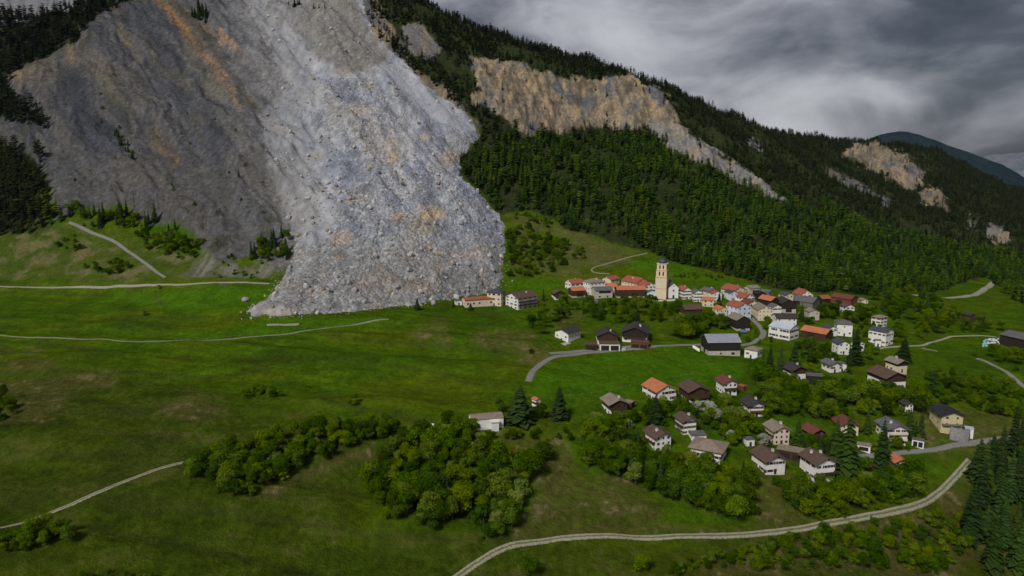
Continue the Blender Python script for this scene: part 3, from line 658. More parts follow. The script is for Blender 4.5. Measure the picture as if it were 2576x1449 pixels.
road('path', 'forecourt drive in front of the three chalets', [(1370, 893), (1440, 884), (1520, 877), (1640, 868)], 4.0, M_ASPH, 0.30)

# ------------------------------------------------------------------ building materials
def mat_plain(name, c, c2=None, sc=0.6, rough=0.85, spec=0.2, bmp=0.0, metal=0.0):
    m, t, p = new_mat(name)
    oc = N(t, 'ShaderNodeNewGeometry').outputs['Position']
    c2 = c2 or tuple(v * 0.72 for v in c)
    n_ = noise(t, oc, sc, 6, 0.65)
    t.links.new(mixcol(t, mrange(t, n_, 0.35, 0.7, 0, 1), c, c2), p.inputs['Base Color'])
    p.inputs['Roughness'].default_value = rough; p.inputs['Specular IOR Level'].default_value = spec; p.inputs['Metallic'].default_value = metal
    if bmp: bump(t, p, noise(t, oc, sc * 4, 4, 0.6), bmp, 0.15)
    return m
WALLS = {'white': mat_plain('wall_white', (0.80, 0.79, 0.76), (0.68, 0.66, 0.62), 0.35), 'cream': mat_plain('wall_cream', (0.70, 0.62, 0.46), (0.60, 0.52, 0.38), 0.35), 'blue': mat_plain('wall_bluewhite', (0.66, 0.71, 0.80), (0.55, 0.60, 0.70), 0.35),
         'pink': mat_plain('wall_pink', (0.70, 0.58, 0.46), (0.62, 0.50, 0.40), 0.35), 'yellow': mat_plain('wall_yellow', (0.62, 0.53, 0.30), (0.5, 0.43, 0.26), 0.35), 'stone': mat_plain('wall_stone', (0.56, 0.52, 0.43), (0.34, 0.31, 0.26), 0.9, bmp=0.6),
         'wood': mat_plain('timber_brown', (0.075, 0.042, 0.026), (0.045, 0.026, 0.018), 1.2, 0.8, bmp=0.4), 'dark': mat_plain('timber_black', (0.022, 0.018, 0.016), (0.035, 0.026, 0.02), 1.2, 0.85, bmp=0.4), 'grey': mat_plain('timber_grey', (0.20, 0.18, 0.155), (0.12, 0.11, 0.095), 1.0, bmp=0.4),
         'red': mat_plain('timber_red', (0.20, 0.062, 0.036), (0.13, 0.042, 0.028), 1.0, bmp=0.3)}
ROOFS = {'orange': mat_plain('roof_orange', (0.50, 0.175, 0.085), (0.36, 0.12, 0.06), 0.5, bmp=0.4), 'red': mat_plain('roof_red', (0.36, 0.105, 0.062), (0.235, 0.075, 0.05), 0.5, bmp=0.4), 'brown': mat_plain('roof_brown', (0.120, 0.075, 0.055), (0.075, 0.05, 0.04), 0.5, bmp=0.4),
         'dark': mat_plain('roof_dark', (0.058, 0.048, 0.045), (0.034, 0.03, 0.03), 0.5, bmp=0.4), 'grey': mat_plain('roof_grey', (0.135, 0.132, 0.135), (0.085, 0.085, 0.09), 0.5, bmp=0.4), 'metal': mat_plain('roof_metal', (0.50, 0.54, 0.62), (0.40, 0.44, 0.52), 0.3, 0.5, 0.4), 'silver': mat_plain('roof_silver', (0.28, 0.30, 0.35), (0.22, 0.235, 0.28), 0.4, 0.5, 0.4),
         'tan': mat_plain('roof_tan', (0.27, 0.215, 0.165), (0.17, 0.14, 0.11), 0.5, bmp=0.4), 'maroon': mat_plain('roof_maroon', (0.175, 0.058, 0.045), (0.11, 0.042, 0.036), 0.5, bmp=0.4), 'black': mat_plain('roof_black', (0.03, 0.03, 0.036), (0.02, 0.02, 0.024), 0.5, bmp=0.4), 'slate': mat_plain('roof_slate', (0.07, 0.075, 0.095), (0.05, 0.055, 0.07), 0.5, bmp=0.4)}
M_FRAME = mat_plain('window_frame', (0.62, 0.58, 0.50)); M_FRAME_W = mat_plain('window_frame_brown', (0.13, 0.075, 0.045))
M_CONC = mat_plain('concrete', (0.42, 0.40, 0.37), (0.32, 0.31, 0.29), 0.8)
def _glass():
    m, t, p = new_mat('glass')
    p.inputs['Base Color'].default_value = (0.018, 0.020, 0.024, 1); p.inputs['Roughness'].default_value = 0.12; p.inputs['Specular IOR Level'].default_value = 0.5
    return m
M_GLASS = _glass()
M_DOOR = mat_plain('door_wood', (0.05, 0.033, 0.022)); M_SHUT = mat_plain('shutter_brown', (0.10, 0.055, 0.035))

# ------------------------------------------------------------------ building pieces
WM = {}                                           # world matrix of every placed object, for parenting
def put(name, me, parent, W):
    o = bpy.data.objects.new(name, me); col.objects.link(o)
    if parent is not None:
        o.parent = parent; o.matrix_parent_inverse = WM[parent.name].inverted()
    o.matrix_basis = W; WM[o.name] = W
    return o
def root(name, label, cat, W, group=None):
    o = bpy.data.objects.new(name, None); col.objects.link(o); o.empty_display_size = 0.5
    o.matrix_basis = W; WM[o.name] = W
    return tag(o, label, cat, group)
class MB:
    def __init__(s): s.v = []; s.f = []
    def poly(s, pts, faces):
        b = len(s.v); s.v += [tuple(p) for p in pts]; s.f += [tuple(b + i for i in f) for f in faces]; return s
    def box(s, x0, x1, y0, y1, z0, z1):
        return s.poly([(x0, y0, z0), (x1, y0, z0), (x1, y1, z0), (x0, y1, z0), (x0, y0, z1), (x1, y0, z1), (x1, y1, z1), (x0, y1, z1)],
                      [(3, 2, 1, 0), (4, 5, 6, 7), (0, 1, 5, 4), (1, 2, 6, 5), (2, 3, 7, 6), (3, 0, 4, 7)])
    def prism(s, prof, y0, y1):
        """profile (x,z) anticlockwise seen from -y, pushed along y"""
        n = len(prof)
        return s.poly([(x, y0, z) for x, z in prof] + [(x, y1, z) for x, z in prof],
                      [tuple(range(n)), tuple(range(2 * n - 1, n - 1, -1))] + [((i + 1) % n, i, n + i, n + (i + 1) % n) for i in range(n)])
    def lathe(s, prof, n=12, cx=0, cy=0, rot=0.0):
        m = len(prof); pts = []
        for r, z in prof:
            pts += [(cx + r * math.cos(2 * math.pi * k / n + rot), cy + r * math.sin(2 * math.pi * k / n + rot), z) for k in range(n)]
        fs = [(i * n + k, i * n + (k + 1) % n, (i + 1) * n + (k + 1) % n, (i + 1) * n + k) for i in range(m - 1) for k in range(n)]
        return s.poly(pts, fs + [tuple(range(n - 1, -1, -1)), tuple((m - 1) * n + k for k in range(n))])
    def mesh(s, name, mat):
        me = bpy.data.meshes.new(name); me.from_pydata(s.v, [], s.f); me.update(); me.materials.append(mat); return me
_UC = {}
def ucube(mat):
    if mat.name not in _UC:
        _UC[mat.name] = MB().box(-.5, .5, -.5, .5, -.5, .5).mesh('unit_' + mat.name, mat)
    return _UC[mat.name]
def TS(x, y, z, sx, sy, sz):
    return Matrix.Translation((x, y, z)) @ Matrix.Diagonal((sx, sy, sz, 1))
FOOT = []                                         # footprints, so that trees keep clear

def window(parent, W, face, s, z, ww, wh, hw, hl, shut=None, frame=None):
    d1, d2 = 0.10, 0.14
    if face == 'f': pos = (s, -hl, z); sx = lambda a, b: (a, b)
    elif face == 'b': pos = (s, hl, z); sx = lambda a, b: (a, b)
    elif face == 'l': pos = (-hw, s, z); sx = lambda a, b: (b, a)
    else: pos = (hw, s, z); sx = lambda a, b: (b, a)
    a, b = sx(ww, d1); o = put('window', ucube(frame or M_FRAME), parent, W @ TS(*pos, a, b, wh))
    a, b = sx(ww * 0.80, d2); put('pane', ucube(M_GLASS), o, W @ TS(*pos, a, b, wh * 0.84))
    if shut is not None:
        for q in (-1, 1):
            a, b = sx(ww * 0.46, 0.13); off = q * ww * 0.76
            pp = (pos[0] + (off if face in 'fb' else 0), pos[1] + (off if face in 'lr' else 0), z)
            put('shutter', ucube(shut), o, W @ TS(*pp, a, b, wh))

def block(bx, rel, ratio=1.2, pitch=26, kind='gable', wall='white', roof='brown', parent=None, name='house', label=None, cat='house', group=None, timber=None, tfrac=0.5, over=0.8, win=True, wcols=None, rows=None,
          chim=0, balc=None, base=None, door=True, shut=None, push=0.5, wsize=(1.05, 1.25), faces='flr', hmin=4.0, frame=None, lift=0.0, big=None):
    """bx = (left, right, top, base) of the building in the photograph; rel = turn of the gable end to the right of the line of sight"""
    x0, x1, yt, yb = bx
    pc = (x0 + x1) / 2
    gx_, gy_, gz_ = ground(pc, yb)
    dist = math.sqrt(gx_ ** 2 + gy_ ** 2 + (CAM_Z - gz_) ** 2); u = (pc - CX) / F_PX; vv = (yb - CY) / F_PX
    mpp = (gy_ / (CP - vv * SP)) / F_PX
    phi = math.atan2(CAM_Z - gz_, math.hypot(gx_, gy_))
    az = math.atan2(gx_, gy_); th = R(rel) - az
    c_, s_ = abs(math.cos(R(rel))), abs(math.sin(R(rel)))
    tot = (x1 - x0) * mpp / math.sqrt(1 + u * u) * 1.0
    w = (tot - over * 1.6 * (c_ + s_) * 0.8) / (c_ + ratio * s_); w = max(w, 1.6); l = w * ratio
    dep = l * c_ + w * s_
    rise = math.tan(R(pitch)) * w / 2
    push = push + (.28 if yb > 900 else .12)
    Ht = ((yb - yt) * mpp - push * dep * math.sin(phi)) / math.cos(phi)
    if kind == 'hip': rise = math.tan(R(pitch)) * min(w, l) / 2
    if kind == 'flat': rise = 0.0
    eave = min(max(Ht - rise, hmin), 0.78 * w + 2.0); Ht = eave + rise
    hv = Vector((gx_, gy_, 0)).normalized()
    cx, cy = gx_ + hv.x * dep * 0.5, gy_ + hv.y * dep * 0.5
    z0 = gz_ + lift
    W = Matrix.Translation((cx, cy, z0)) @ Matrix.Rotation(th, 4, 'Z')
    FOOT.append((cx, cy, 0.5 * math.hypot(w, l) + 0.6))
    r = parent or root(name, label, cat, W, group)
    if shut is None and wall == 'white' and not timber and name in ('chalet', 'house') and int(x0) % 3: shut = M_SHUT
    hw, hl = w / 2, l / 2; tn = rise / hw if kind == 'gable' else 0
    B = -3.2; rt = 0.28                                  # walls go down into the slope
    wm = WALLS[wall]; zsplit = eave * (1 - tfrac) if timber else None
    if kind == 'gable':
        def pent(z_a, g): return [(-hw - g, z_a), (hw + g, z_a), (hw + g, eave - rt), (0, Ht - rt), (-hw - g, eave - rt)]
        if timber:
            put('wall', MB().box(-hw, hw, -hl, hl, B, zsplit).mesh('wall', wm), r, W)
            put('timber_wall', MB().prism(pent(zsplit, 0.12), -hl - 0.12, hl + 0.12).mesh('timber_wall', WALLS[timber]), r, W)
        else:
            put('wall', MB().prism(pent(B, 0), -hl, hl).mesh('wall', wm), r, W)
        ow = hw + over; ze = Ht - ow * tn
        prof = [(-ow, ze - rt), (0, Ht - rt), (ow, ze - rt), (ow, ze), (0, Ht), (-ow, ze)]
        ro = put('roof', MB().prism(prof, -hl - over, hl + over * 0.6).mesh('roof', ROOFS[roof]), r, W)
    elif kind == 'hip':
        put('wall', MB().box(-hw, hw, -hl, hl, B, eave - 0.05).mesh('wall', wm), r, W)
        ow, ol = hw + over, hl + over; rl = max(hl - hw, 0.0) + 0.2; rw = max(hw - hl, 0.0) + 0.2
        a = [(-ow, -ol, eave - rt), (ow, -ol, eave - rt), (ow, ol, eave - rt), (-ow, ol, eave - rt), (-ow, -ol, eave), (ow, -ol, eave), (ow, ol, eave), (-ow, ol, eave)]
        if hl >= hw: a += [(0, -rl, Ht), (0, rl, Ht)]; fs = [(4, 5, 8), (5, 6, 9, 8), (6, 7, 9), (7, 4, 8, 9)]
        else: a += [(-rw, 0, Ht), (rw, 0, Ht)]; fs = [(4, 5, 9, 8), (5, 6, 9), (6, 7, 8, 9), (7, 4, 8)]
        ro = put('roof', MB().poly(a, fs + [(3, 2, 1, 0), (0, 1, 5, 4), (1, 2, 6, 5), (2, 3, 7, 6), (3, 0, 4, 7)]).mesh('roof', ROOFS[roof]), r, W)
    else:
        put('wall', MB().box(-hw, hw, -hl, hl, B, eave - 0.05).mesh('wall', wm), r, W)
        ro = put('roof', MB().box(-hw - over, hw + over, -hl - over, hl + over, eave - 0.05, eave + 0.3).mesh('roof', ROOFS[roof]), r, W)
    if base:
        put('plinth', MB().box(-hw - 0.15, hw + 0.15, -hl - 0.15, hl + 0.15, B, eave * base[1]).mesh('plinth', WALLS[base[0]]), r, W)
    rng = random.Random(int(x0 * 7 + yb))
    for k in range(chim):
        cxk = hw * (0.35 if k == 0 else -0.4) * (1 if rng.random() < .6 else -1); cyk = hl * rng.uniform(-0.35, 0.4)
        zt = Ht - abs(cxk) * (tn if kind == 'gable' else rise / hw) + 1.0
        ch = put('chimney', MB().box(cxk - .45, cxk + .45, cyk - .45, cyk + .45, zt - 2.2, zt).mesh('chimney', WALLS['white']), ro, W)
        put('chimney_cap', MB().box(cxk - .58, cxk + .58, cyk - .58, cyk + .58, zt, zt + 0.16).mesh('chimney_cap', M_CONC), r, W)
    if win:
        nrow = rows or max(1, int(round(eave / 3.0)))
        fh = eave / nrow
        for fc in faces:
            fw = w if fc in 'fb' else l
            nc = (wcols or max(2, int(fw / 3.6)))
            if fc in 'lr' and wcols: nc = max(2, int(round(wcols * l / w)))
            g = 0.12 if timber else 0
            for i in range(nrow):
                z = fh * (i + 0.52)
                up_ = timber and z > zsplit
                for k in range(nc):
                    s = (k + 0.5) / nc * fw - fw / 2 + rng.uniform(-.15, .15)
                    if i == 0 and fc == 'f' and k == nc // 2 and door: continue
                    if rng.random() < 0.07: continue
                    window(r, W, fc, s, z, wsize[0] * (rng.choice((1, 1, 1.5)) if nc < 4 else 1), min(wsize[1], fh * 0.6), hw + (g if up_ else 0), hl + (g if up_ else 0), shut, frame or (M_FRAME_W if up_ else M_FRAME))
            if kind == 'gable' and fc == 'f' and rise > 2.2:
                for s in ((0,) if w < 9 else (-w * 0.14, w * 0.14)):
                    window(r, W, 'f', s, eave + rise * 0.30, 0.9, 1.0, hw, hl + (0.12 if timber else 0), None, M_FRAME_W if timber else M_FRAME)
    if door:
        put('door', ucube(M_DOOR), r, W @ TS(0, -hl, 1.05, 1.1, 0.2, 2.1))
    if big:                                            # barn doors, and black panels standing in for the shade inside openings: (face, centre, z, width, height)
        for fc, s, z, bw, bh in big:
            if fc == 'f': put('door_or_shaded_opening', ucube(WALLS['dark']), r, W @ TS(s * w, -hl, z * Ht, bw * w, 0.24, bh * Ht))
            elif fc == 'l': put('door_or_shaded_opening', ucube(WALLS['dark']), r, W @ TS(-hw, s * l, z * Ht, 0.24, bw * l, bh * Ht))
            else: put('door_or_shaded_opening', ucube(WALLS['dark']), r, W @ TS(hw, s * l, z * Ht, 0.24, bw * l, bh * Ht))
    if balc:
        for fc, zf, mat in ([balc] if isinstance(balc[0], str) else balc):
            zb = eave * zf; fw = w if fc == 'f' else l; dp = 1.3; b = MB(); a = fw * 0.46
            b.box(-a, a, -dp, 0.1, zb, zb + 0.15); b.box(-a, a, -dp, -dp + 0.09, zb + 0.22, zb + 1.05); b.box(-a, -a + 0.09, -dp + 0.09, 0, zb + 0.22, zb + 1.05); b.box(a - 0.09, a, -dp + 0.09, 0, zb + 0.22, zb + 1.05)
            for q in (-a + 0.1, 0.0, a - 0.1): b.box(q - 0.07, q + 0.07, -dp + 0.02, -dp + 0.16, zb - 0.1, zb + 1.15)
            rotz = {'f': 0, 'l': -math.pi / 2, 'r': math.pi / 2}[fc]; off = hl if fc == 'f' else hw
            put('balcony', b.mesh('balcony', WALLS[mat]), r, W @ Matrix.Rotation(rotz, 4, 'Z') @ Matrix.Translation((0, -off - (0.13 if timber else 0.01), 0)))
    return r, W, w, l, eave, Ht
# ------------------------------------------------------------------ school, church and old village
G_OLD = None
r_, W_, *_ = block((1160, 1244, 744, 776), -72, 2.6, 16, wall='pink', roof='red', name='school', label='cream school with long red-roofed wing and tower block nearest the slide', cat='school', over=0.5, rows=1, faces='fr', wcols=2, wsize=(1.7, 1.6), door=False)
block((1223, 1273, 717, 771), -18, 0.9, 24, 'hip', 'pink', 'slate', parent=r_, over=0.9, rows=3, wcols=3, faces='flr', wsize=(1.7, 1.4))
block((1268, 1356, 729, 780), -52, 1.25, 22, wall='white', roof='brown', name='chalet', label='large white chalet with brown roof beside the cream school', over=1.0, rows=4, wcols=3, balc=[('r', .30, 'wood'), ('r', .58, 'wood')], chim=1)
block((1143, 1163, 753, 768), 10, 1.2, 16, wall='white', roof='grey', name='shed', label='tiny pale shed left of the cream school', cat='shed', over=0.2, hmin=2.6, win=False)
block((1385, 1424, 727, 755), 15, 1.1, 26, wall='white', roof='brown', timber='wood', tfrac=.5, name='chalet', label='small half-timbered chalet at the left end of the old village', balc=('f', .45, 'wood'))
block((1420, 1470, 700, 733), -58, 1.3, 30, wall='white', roof='red', name='house', label='white-gabled red-roofed house at the back left of the old village', over=.35, chim=1)
block((1428, 1474, 720, 750), -68, 1.3, 26, wall='stone', roof='orange', timber='wood', tfrac=.75, name='barn', label='timber barn with orange roof in front of the white-gabled house', cat='barn', over=.5, win=False, door=False, big=[('r', .1, .3, .5, .4)])
block((1464, 1524, 696, 744), -58, 1.3, 24, 'hip', 'white', 'tan', name='house', label='tall white house with greyish hipped roof, leftmost big house of the old village', over=.6, rows=3, wcols=3, chim=1)
block((1486, 1542, 719, 752), -72, 1.3, 22, wall='stone', roof='grey', name='barn', label='stone barn with grey roof and wide dark opening below the tall white house', cat='barn', over=.5, win=False, door=False, big=[('r', .05, .62, .7, .28), ('r', -.25, .18, .1, .14), ('r', .2, .18, .1, .14)])
block((1513, 1560, 692, 722), -40, 1.2, 26, wall='cream', roof='red', name='house', label='cream house with dull red roof behind the hipped white house', over=.5, wcols=2)
block((1560, 1634, 693, 736), 44, 1.25, 27, wall='cream', roof='red', name='house', label='wide cream house with big red roof left of the church tower', over=.6, rows=2, wcols=4, chim=1)
block((1516, 1562, 712, 742), 55, 1.2, 24, wall='cream', roof='orange', name='house', label='low orange-roofed house wedged between the stone barn and the long barn', over=.4)
block((1545, 1624, 717, 751), -78, 2.4, 26, wall='stone', roof='orange', timber='wood', tfrac=.8, name='barn', label='long low barn with bright orange roof in front of the wide cream house', cat='barn', over=.6, win=False, door=False, big=[('r', -.25, .22, .28, .4), ('r', .12, .22, .2, .4)])
block((1600, 1654, 706, 744), 30, 1.1, 24, wall='white', roof='red', name='house', label='white house half hidden behind the church tower', over=.4, wcols=3)
block((1620, 1656, 727, 748), 12, 1.0, 20, wall='blue', roof='grey', name='house', label='small white house just left of the church tower foot', over=.3, hmin=4)
block((1700, 1740, 706, 754), 28, 1.5, 30, wall='white', roof='red', name='house', label='tall white gabled house just right of the church', over=.35, rows=3, wcols=4, chim=1, wsize=(.9, 1.2))
block((1735, 1768, 721, 760), 18, 1.2, 28, wall='white', roof='grey', name='house', label='white many-windowed house second to the right of the church', over=.35, rows=3, wcols=3, wsize=(.9, 1.2))
block((1758, 1809, 722, 755), 40, 1.2, 22, wall='pink', roof='grey', name='house', label='house with grey roof and white chimney right of the church row', over=.7, chim=1, wcols=2)
block((1762, 1796, 746, 772), -80, 1.3, 30, wall='cream', roof='orange', name='house', label='small cottage whose orange roof faces the church slope', over=.4, hmin=3)
block((1810, 1878, 714, 752), 42, 1.2, 28, wall='cream', roof='red', name='house', label='cream gabled house with red roof topmost in the right village cluster', over=.6, wcols=3, rows=3, chim=1)
block((1820, 1856, 728, 757), 35, 1.2, 24, wall='blue', roof='slate', name='house', label='bluish house with slate roof below the topmost cream house', over=.5)
block((1843, 1900, 734, 768), 40, 1.2, 28, wall='white', roof='red', name='house', label='white house with red roof in the middle of the right village cluster', over=.5, wcols=3)
block((1860, 1910, 750, 782), 36, 1.2, 28, wall='white', roof='maroon', name='house', label='small white gabled house with rust roof behind the cream gable', over=.5, wcols=2)
block((1822, 1890, 755, 809), 40, 1.1, 26, wall='blue', roof='red', name='house', label='tall bluish-white house with red roof above the bend of the lane', over=.5, rows=3, wcols=3, frame=M_FRAME_W)
block((1886, 1945, 762, 808), 22, 1.3, 30, wall='cream', roof='tan', name='house', label='pale cream gabled house with scattered small windows beside the lane', over=.4, rows=3, wcols=4, wsize=(.8, .95))
block((1825, 1888, 787, 833), 30, 1.3, 28, wall='stone', roof='tan', timber='dark', tfrac=.8, name='barn', label='old barn with rusty brown roof at the lane bend', cat='barn', over=.7, win=False, door=False, big=[('f', .0, .25, .3, .35)])
block((1904, 1960, 741, 783), 48, 1.4, 28, wall='dark', roof='orange', name='barn', label='black timber barn with orange roof behind the cream gable', cat='barn', over=.7, win=False, door=False)
block((1894, 1928, 730, 758), 20, 1.2, 30, wall='dark', roof='black', name='barn', label='small black-gabled barn at the top edge of the cluster', cat='barn', over=.5, win=False, door=False)
block((1908, 1946, 727, 752), 60, 1.3, 22, wall='grey', roof='grey', name='house', label='grey-roofed house behind the orange-roofed black barn', over=.4)
block((1942, 2004, 746, 788), 22, 1.4, 28, wall='stone', roof='dark', timber='dark', tfrac=.6, name='barn', label='dark gabled barn on cream stone pillars', cat='barn', over=.7, win=False, door=False, big=[('f', .0, .2, .4, .3)])
block((1990, 2046, 725, 756), 30, 1.2, 34, wall='white', roof='red', name='house', label='white house with steep red roof against the edge of the wood', over=.5, wcols=2)
block((1983, 2064, 742, 774), 66, 1.4, 26, wall='grey', roof='grey', name='barn', label='wide grey-roofed barn below the steep red roof', cat='barn', over=.6, win=False, door=False, big=[('l', .2, .3, .3, .4)])
block((2050, 2090, 741, 770), -50, 1.2, 30, wall='dark', roof='red', name='barn', label='dark barn with rust-red roof right of the wide grey barn', cat='barn', over=.6, win=False, door=False)
block((2086, 2158, 738, 772), 62, 1.6, 24, wall='red', roof='maroon', name='barn', label='long barn with dull brown-red roof near the right end of the village', cat='barn', over=.6, win=False, door=False, big=[('l', .1, .3, .3, .4)])
block((2155, 2184, 749, 770), 30, 1.2, 24, wall='cream', roof='tan', name='house', label='last small cream house at the right end of the village', over=.4, hmin=3)
block((1705, 1767, 764, 804), -65, 1.2, 22, wall='white', roof='brown', timber='wood', tfrac=.55, name='chalet', label='brown-roofed chalet among trees below the church', over=.8, wcols=2)
block((1938, 2005, 786, 822), -70, 1.3, 24, wall='white', roof='dark', name='house', label='white house with dark roof above the bright metal roof', over=.6, wcols=3)
block((1930, 2010, 809, 856), 62, 1.25, 22, wall='white', roof='metal', name='house', label='white house with bright bluish metal roof at the lane', over=.5, rows=2, wcols=2, wsize=(2.2, 1.5), door=False, faces='lf')
block((2010, 2096, 820, 858), 66, 1.6, 24, wall='wood', roof='orange', name='barn', label='low wooden barn with faded orange roof right of the metal roof', cat='barn', over=.7, win=False, door=False, hmin=3, big=[('l', .1, .3, .3, .4)])
block((2094, 2145, 802, 846), 10, 1.1, 22, 'hip', 'white', 'grey', name='house', label='white house with grey hipped roof behind the faded orange barn', over=.7, rows=2, wcols=3)
block((2066, 2106, 816, 846), 32, 1.3, 26, wall='white', roof='slate', name='house', label='narrow white gable leaning on the grey hipped house', over=.4, wcols=2)
block((2180, 2247, 816, 870), 64, 1.2, 20, wall='white', roof='slate', name='house', label='white house with dark flat-pitched roof above its own garage', over=.5, rows=2, wcols=3)
block((2198, 2216, 855, 872), 10, 1.0, 10, 'flat', 'white', 'grey', name='garage', label='small white garage box below the dark-roofed white house', cat='garage', over=.15, hmin=2.6, win=False)
block((2088, 2138, 851, 892), 28, 1.2, 26, wall='white', roof='slate', name='house', label='small white house with slate roof between the two tall spruces', over=.7, wcols=2)
block((2188, 2232, 790, 824), -30, 1.2, 22, 'hip', 'white', 'tan', name='house', label='house with mossy grey roof hidden in trees above the dark-roofed white house', over=.6, wcols=2)
block((1776, 1816, 728, 762), 30, 1.2, 26, wall='white', roof='red', name='house', label='white house with red roof tucked behind the dark spruce right of the church', over=.4, wcols=2)
block((1868, 1912, 716, 748), -52, 1.3, 24, wall='stone', roof='tan', name='barn', label='stone barn with tan roof behind the topmost cream house', cat='barn', over=.5, win=False, door=False, big=[('r', 0, .4, .4, .4)])
block((1928, 1966, 762, 796), 30, 1.2, 26, wall='white', roof='grey', name='house', label='white house with grey roof squeezed right of the pale cream gable', over=.4, wcols=2)
block((1956, 1996, 733, 762), 40, 1.2, 26, wall='cream', roof='slate', name='house', label='cream house with slate roof above the barn on stone pillars', over=.4, wcols=2)
block((2020, 2062, 774, 806), 24, 1.2, 24, wall='stone', roof='tan', name='house', label='stone cottage with tan roof below the wide grey-roofed barn', over=.5, wcols=2)
block((2110, 2150, 762, 790), 30, 1.2, 24, wall='white', roof='brown', name='house', label='white house with brown roof below the long red-brown barn', over=.5, wcols=2)
block((1790, 1830, 768, 800), 36, 1.2, 26, wall='cream', roof='orange', name='house', label='cream cottage with orange roof left of the tall bluish-white house', over=.4, wcols=2)
block((2136, 2176, 850, 884), 40, 1.2, 24, wall='white', roof='brown', name='chalet', label='white chalet with brown roof partly behind the tall broad spruce', over=.8, wcols=2)
block((2256, 2300, 1000, 1040), 34, 1.2, 24, wall='white', roof='dark', name='chalet', label='dark-roofed chalet half buried in the thicket above the grey-roofed chalet', over=1.0, wcols=2)
# big barn at the edge of the bright field
block((1758, 1864, 836, 897), -70, 1.45, 26, wall='stone', roof='silver', timber='dark', tfrac=.66, name='barn', label='big barn with silver metal roof, black boards and whitewashed base', cat='barn', over=.7, win=False, door=False, big=[('f', .0, .2, .22, .34), ('r', .28, .1, .1, .12), ('r', -.1, .1, .05, .08)])
block((1870, 1918, 867, 903), -20, 1.0, 22, 'hip', 'white', 'tan', name='house', label='little white house with tan hipped roof right of the big barn', over=.5, rows=1, wcols=2, hmin=3)
# ------------------------------------------------------------------ chalet row
r_, W_, w_, l_, *_ = block((1392, 1464, 820, 862), -38, 1.2, 20, wall='white', roof='dark', name='chalet', label='white chalet with dark roof on a pale terrace wall, first of the row', over=1.0, wcols=3, rows=1, hmin=4.5)
put('terrace', MB().box(-w_ * .72, w_ * .75, -l_ * .95, -l_ * .5 - .2, -6, 0.2).mesh('terrace', M_CONC), r_, W_)
r_, W_, *_ = block((1495, 1556, 825, 868), 6, 1.1, 24, wall='white', roof='dark', timber='wood', tfrac=.5, name='chalet', label='dark-gabled chalet standing over a white-posted garage', over=1.0, wcols=3, balc=('f', .42, 'wood'), chim=1)
block((1505, 1560, 861, 884), 6, 0.6, 5, 'flat', 'white', 'brown', parent=r_, over=.2, hmin=2.8, win=False, door=False, big=[('f', -.24, .45, .4, .7), ('f', .24, .45, .4, .7)])
block((1470, 1502, 864, 882), 6, 0.7, 6, 'flat', 'wood', 'brown', name='carport', label='low brown carport left of the white-posted garage', cat='carport', over=.3, hmin=2.6, win=False, door=False, big=[('f', .0, .4, .8, .6)])
r_, W_, *_ = block((1562, 1634, 812, 862), -4, 1.15, 24, wall='white', roof='dark', timber='dark', tfrac=.5, name='chalet', label='dark-roofed chalet with two white chimneys over a red garage', over=1.1, wcols=3, balc=('f', .42, 'wood'), chim=2)
block((1586, 1633, 858, 878), -4, 0.6, 5, 'flat', 'red', 'brown', parent=r_, over=.25, hmin=2.8, win=False, door=False, big=[('f', -.24, .4, .4, .6), ('f', .24, .4, .4, .6)])
# ------------------------------------------------------------------ lower chalets
CH = dict(name='chalet', over=1.25)
r_, *_ = block((1507, 1582, 989, 1049), 24, 1.15, 24, wall='white', roof='tan', timber='wood', tfrac=.5, label='chalet with pale shingle roof at the lower edge of the bright field', wcols=3, balc=('f', .42, 'wood'), chim=1, **CH)
block((1570, 1598, 1004, 1028), 60, 1.2, 14, wall='wood', roof='tan', parent=r_, over=.5, hmin=2.5, win=False, door=False)
block((1610, 1704, 950, 1014), 34, 1.15, 26, wall='white', roof='orange', name='house', label='bright white house with vivid orange roof beside the bright field', over=.8, rows=2, wcols=3, wsize=(1.8, 1.5), frame=M_FRAME)
block((1700, 1788, 954, 1016), 26, 1.15, 24, wall='white', roof='brown', timber='wood', tfrac=.75, label='dark brown timber chalet right of the orange-roofed white house', wcols=3, balc=('f', .4, 'wood'), **CH)
block((1794, 1858, 942, 995), 28, 1.2, 26, wall='white', roof='maroon', label='white chalet with maroon roof at the top of the lower hamlet', wcols=3, balc=('f', .45, 'wood'), chim=1, **CH)
block((1856, 1880, 966, 984), 40, 1.2, 12, wall='red', roof='red', name='shed', label='small red-roofed shed beside the maroon-roofed chalet', cat='shed', over=.3, hmin=2.2, win=False)
block((1856, 1928, 996, 1050), 26, 1.2, 24, wall='white', roof='dark', label='white chalet with dark roof and red balcony below the maroon-roofed one', wcols=3, balc=('f', .42, 'red'), chim=1, **CH)
block((1690, 1756, 1029, 1095), 30, 1.2, 24, wall='white', roof='brown', label='white chalet with brown roof in the middle of the lower hamlet, flat garage beneath', wcols=3, rows=3, balc=('l', .5, 'wood'), chim=1, **CH)
block((1728, 1778, 1086, 1112), 20, 0.8, 4, 'flat', 'white', 'grey', name='garage', label='flat-roofed white garage above the wide hipped brown roof', cat='garage', over=.3, hmin=2.6, win=False, door=False, big=[('f', 0, .4, .6, .6)])
block((1614, 1693, 1070, 1138), 32, 1.2, 25, wall='white', roof='brown', label='white chalet with dark brown roof at the left edge of the lower hamlet', wcols=3, balc=('l', .5, 'wood'), chim=1, **CH)
block((1730, 1832, 1096, 1166), -12, 0.9, 24, 'hip', 'white', 'tan', label='broad low house with wide brown hipped roof and white-framed front', rows=1, wcols=4, wsize=(1.9, 1.4), name='chalet', over=1.2)
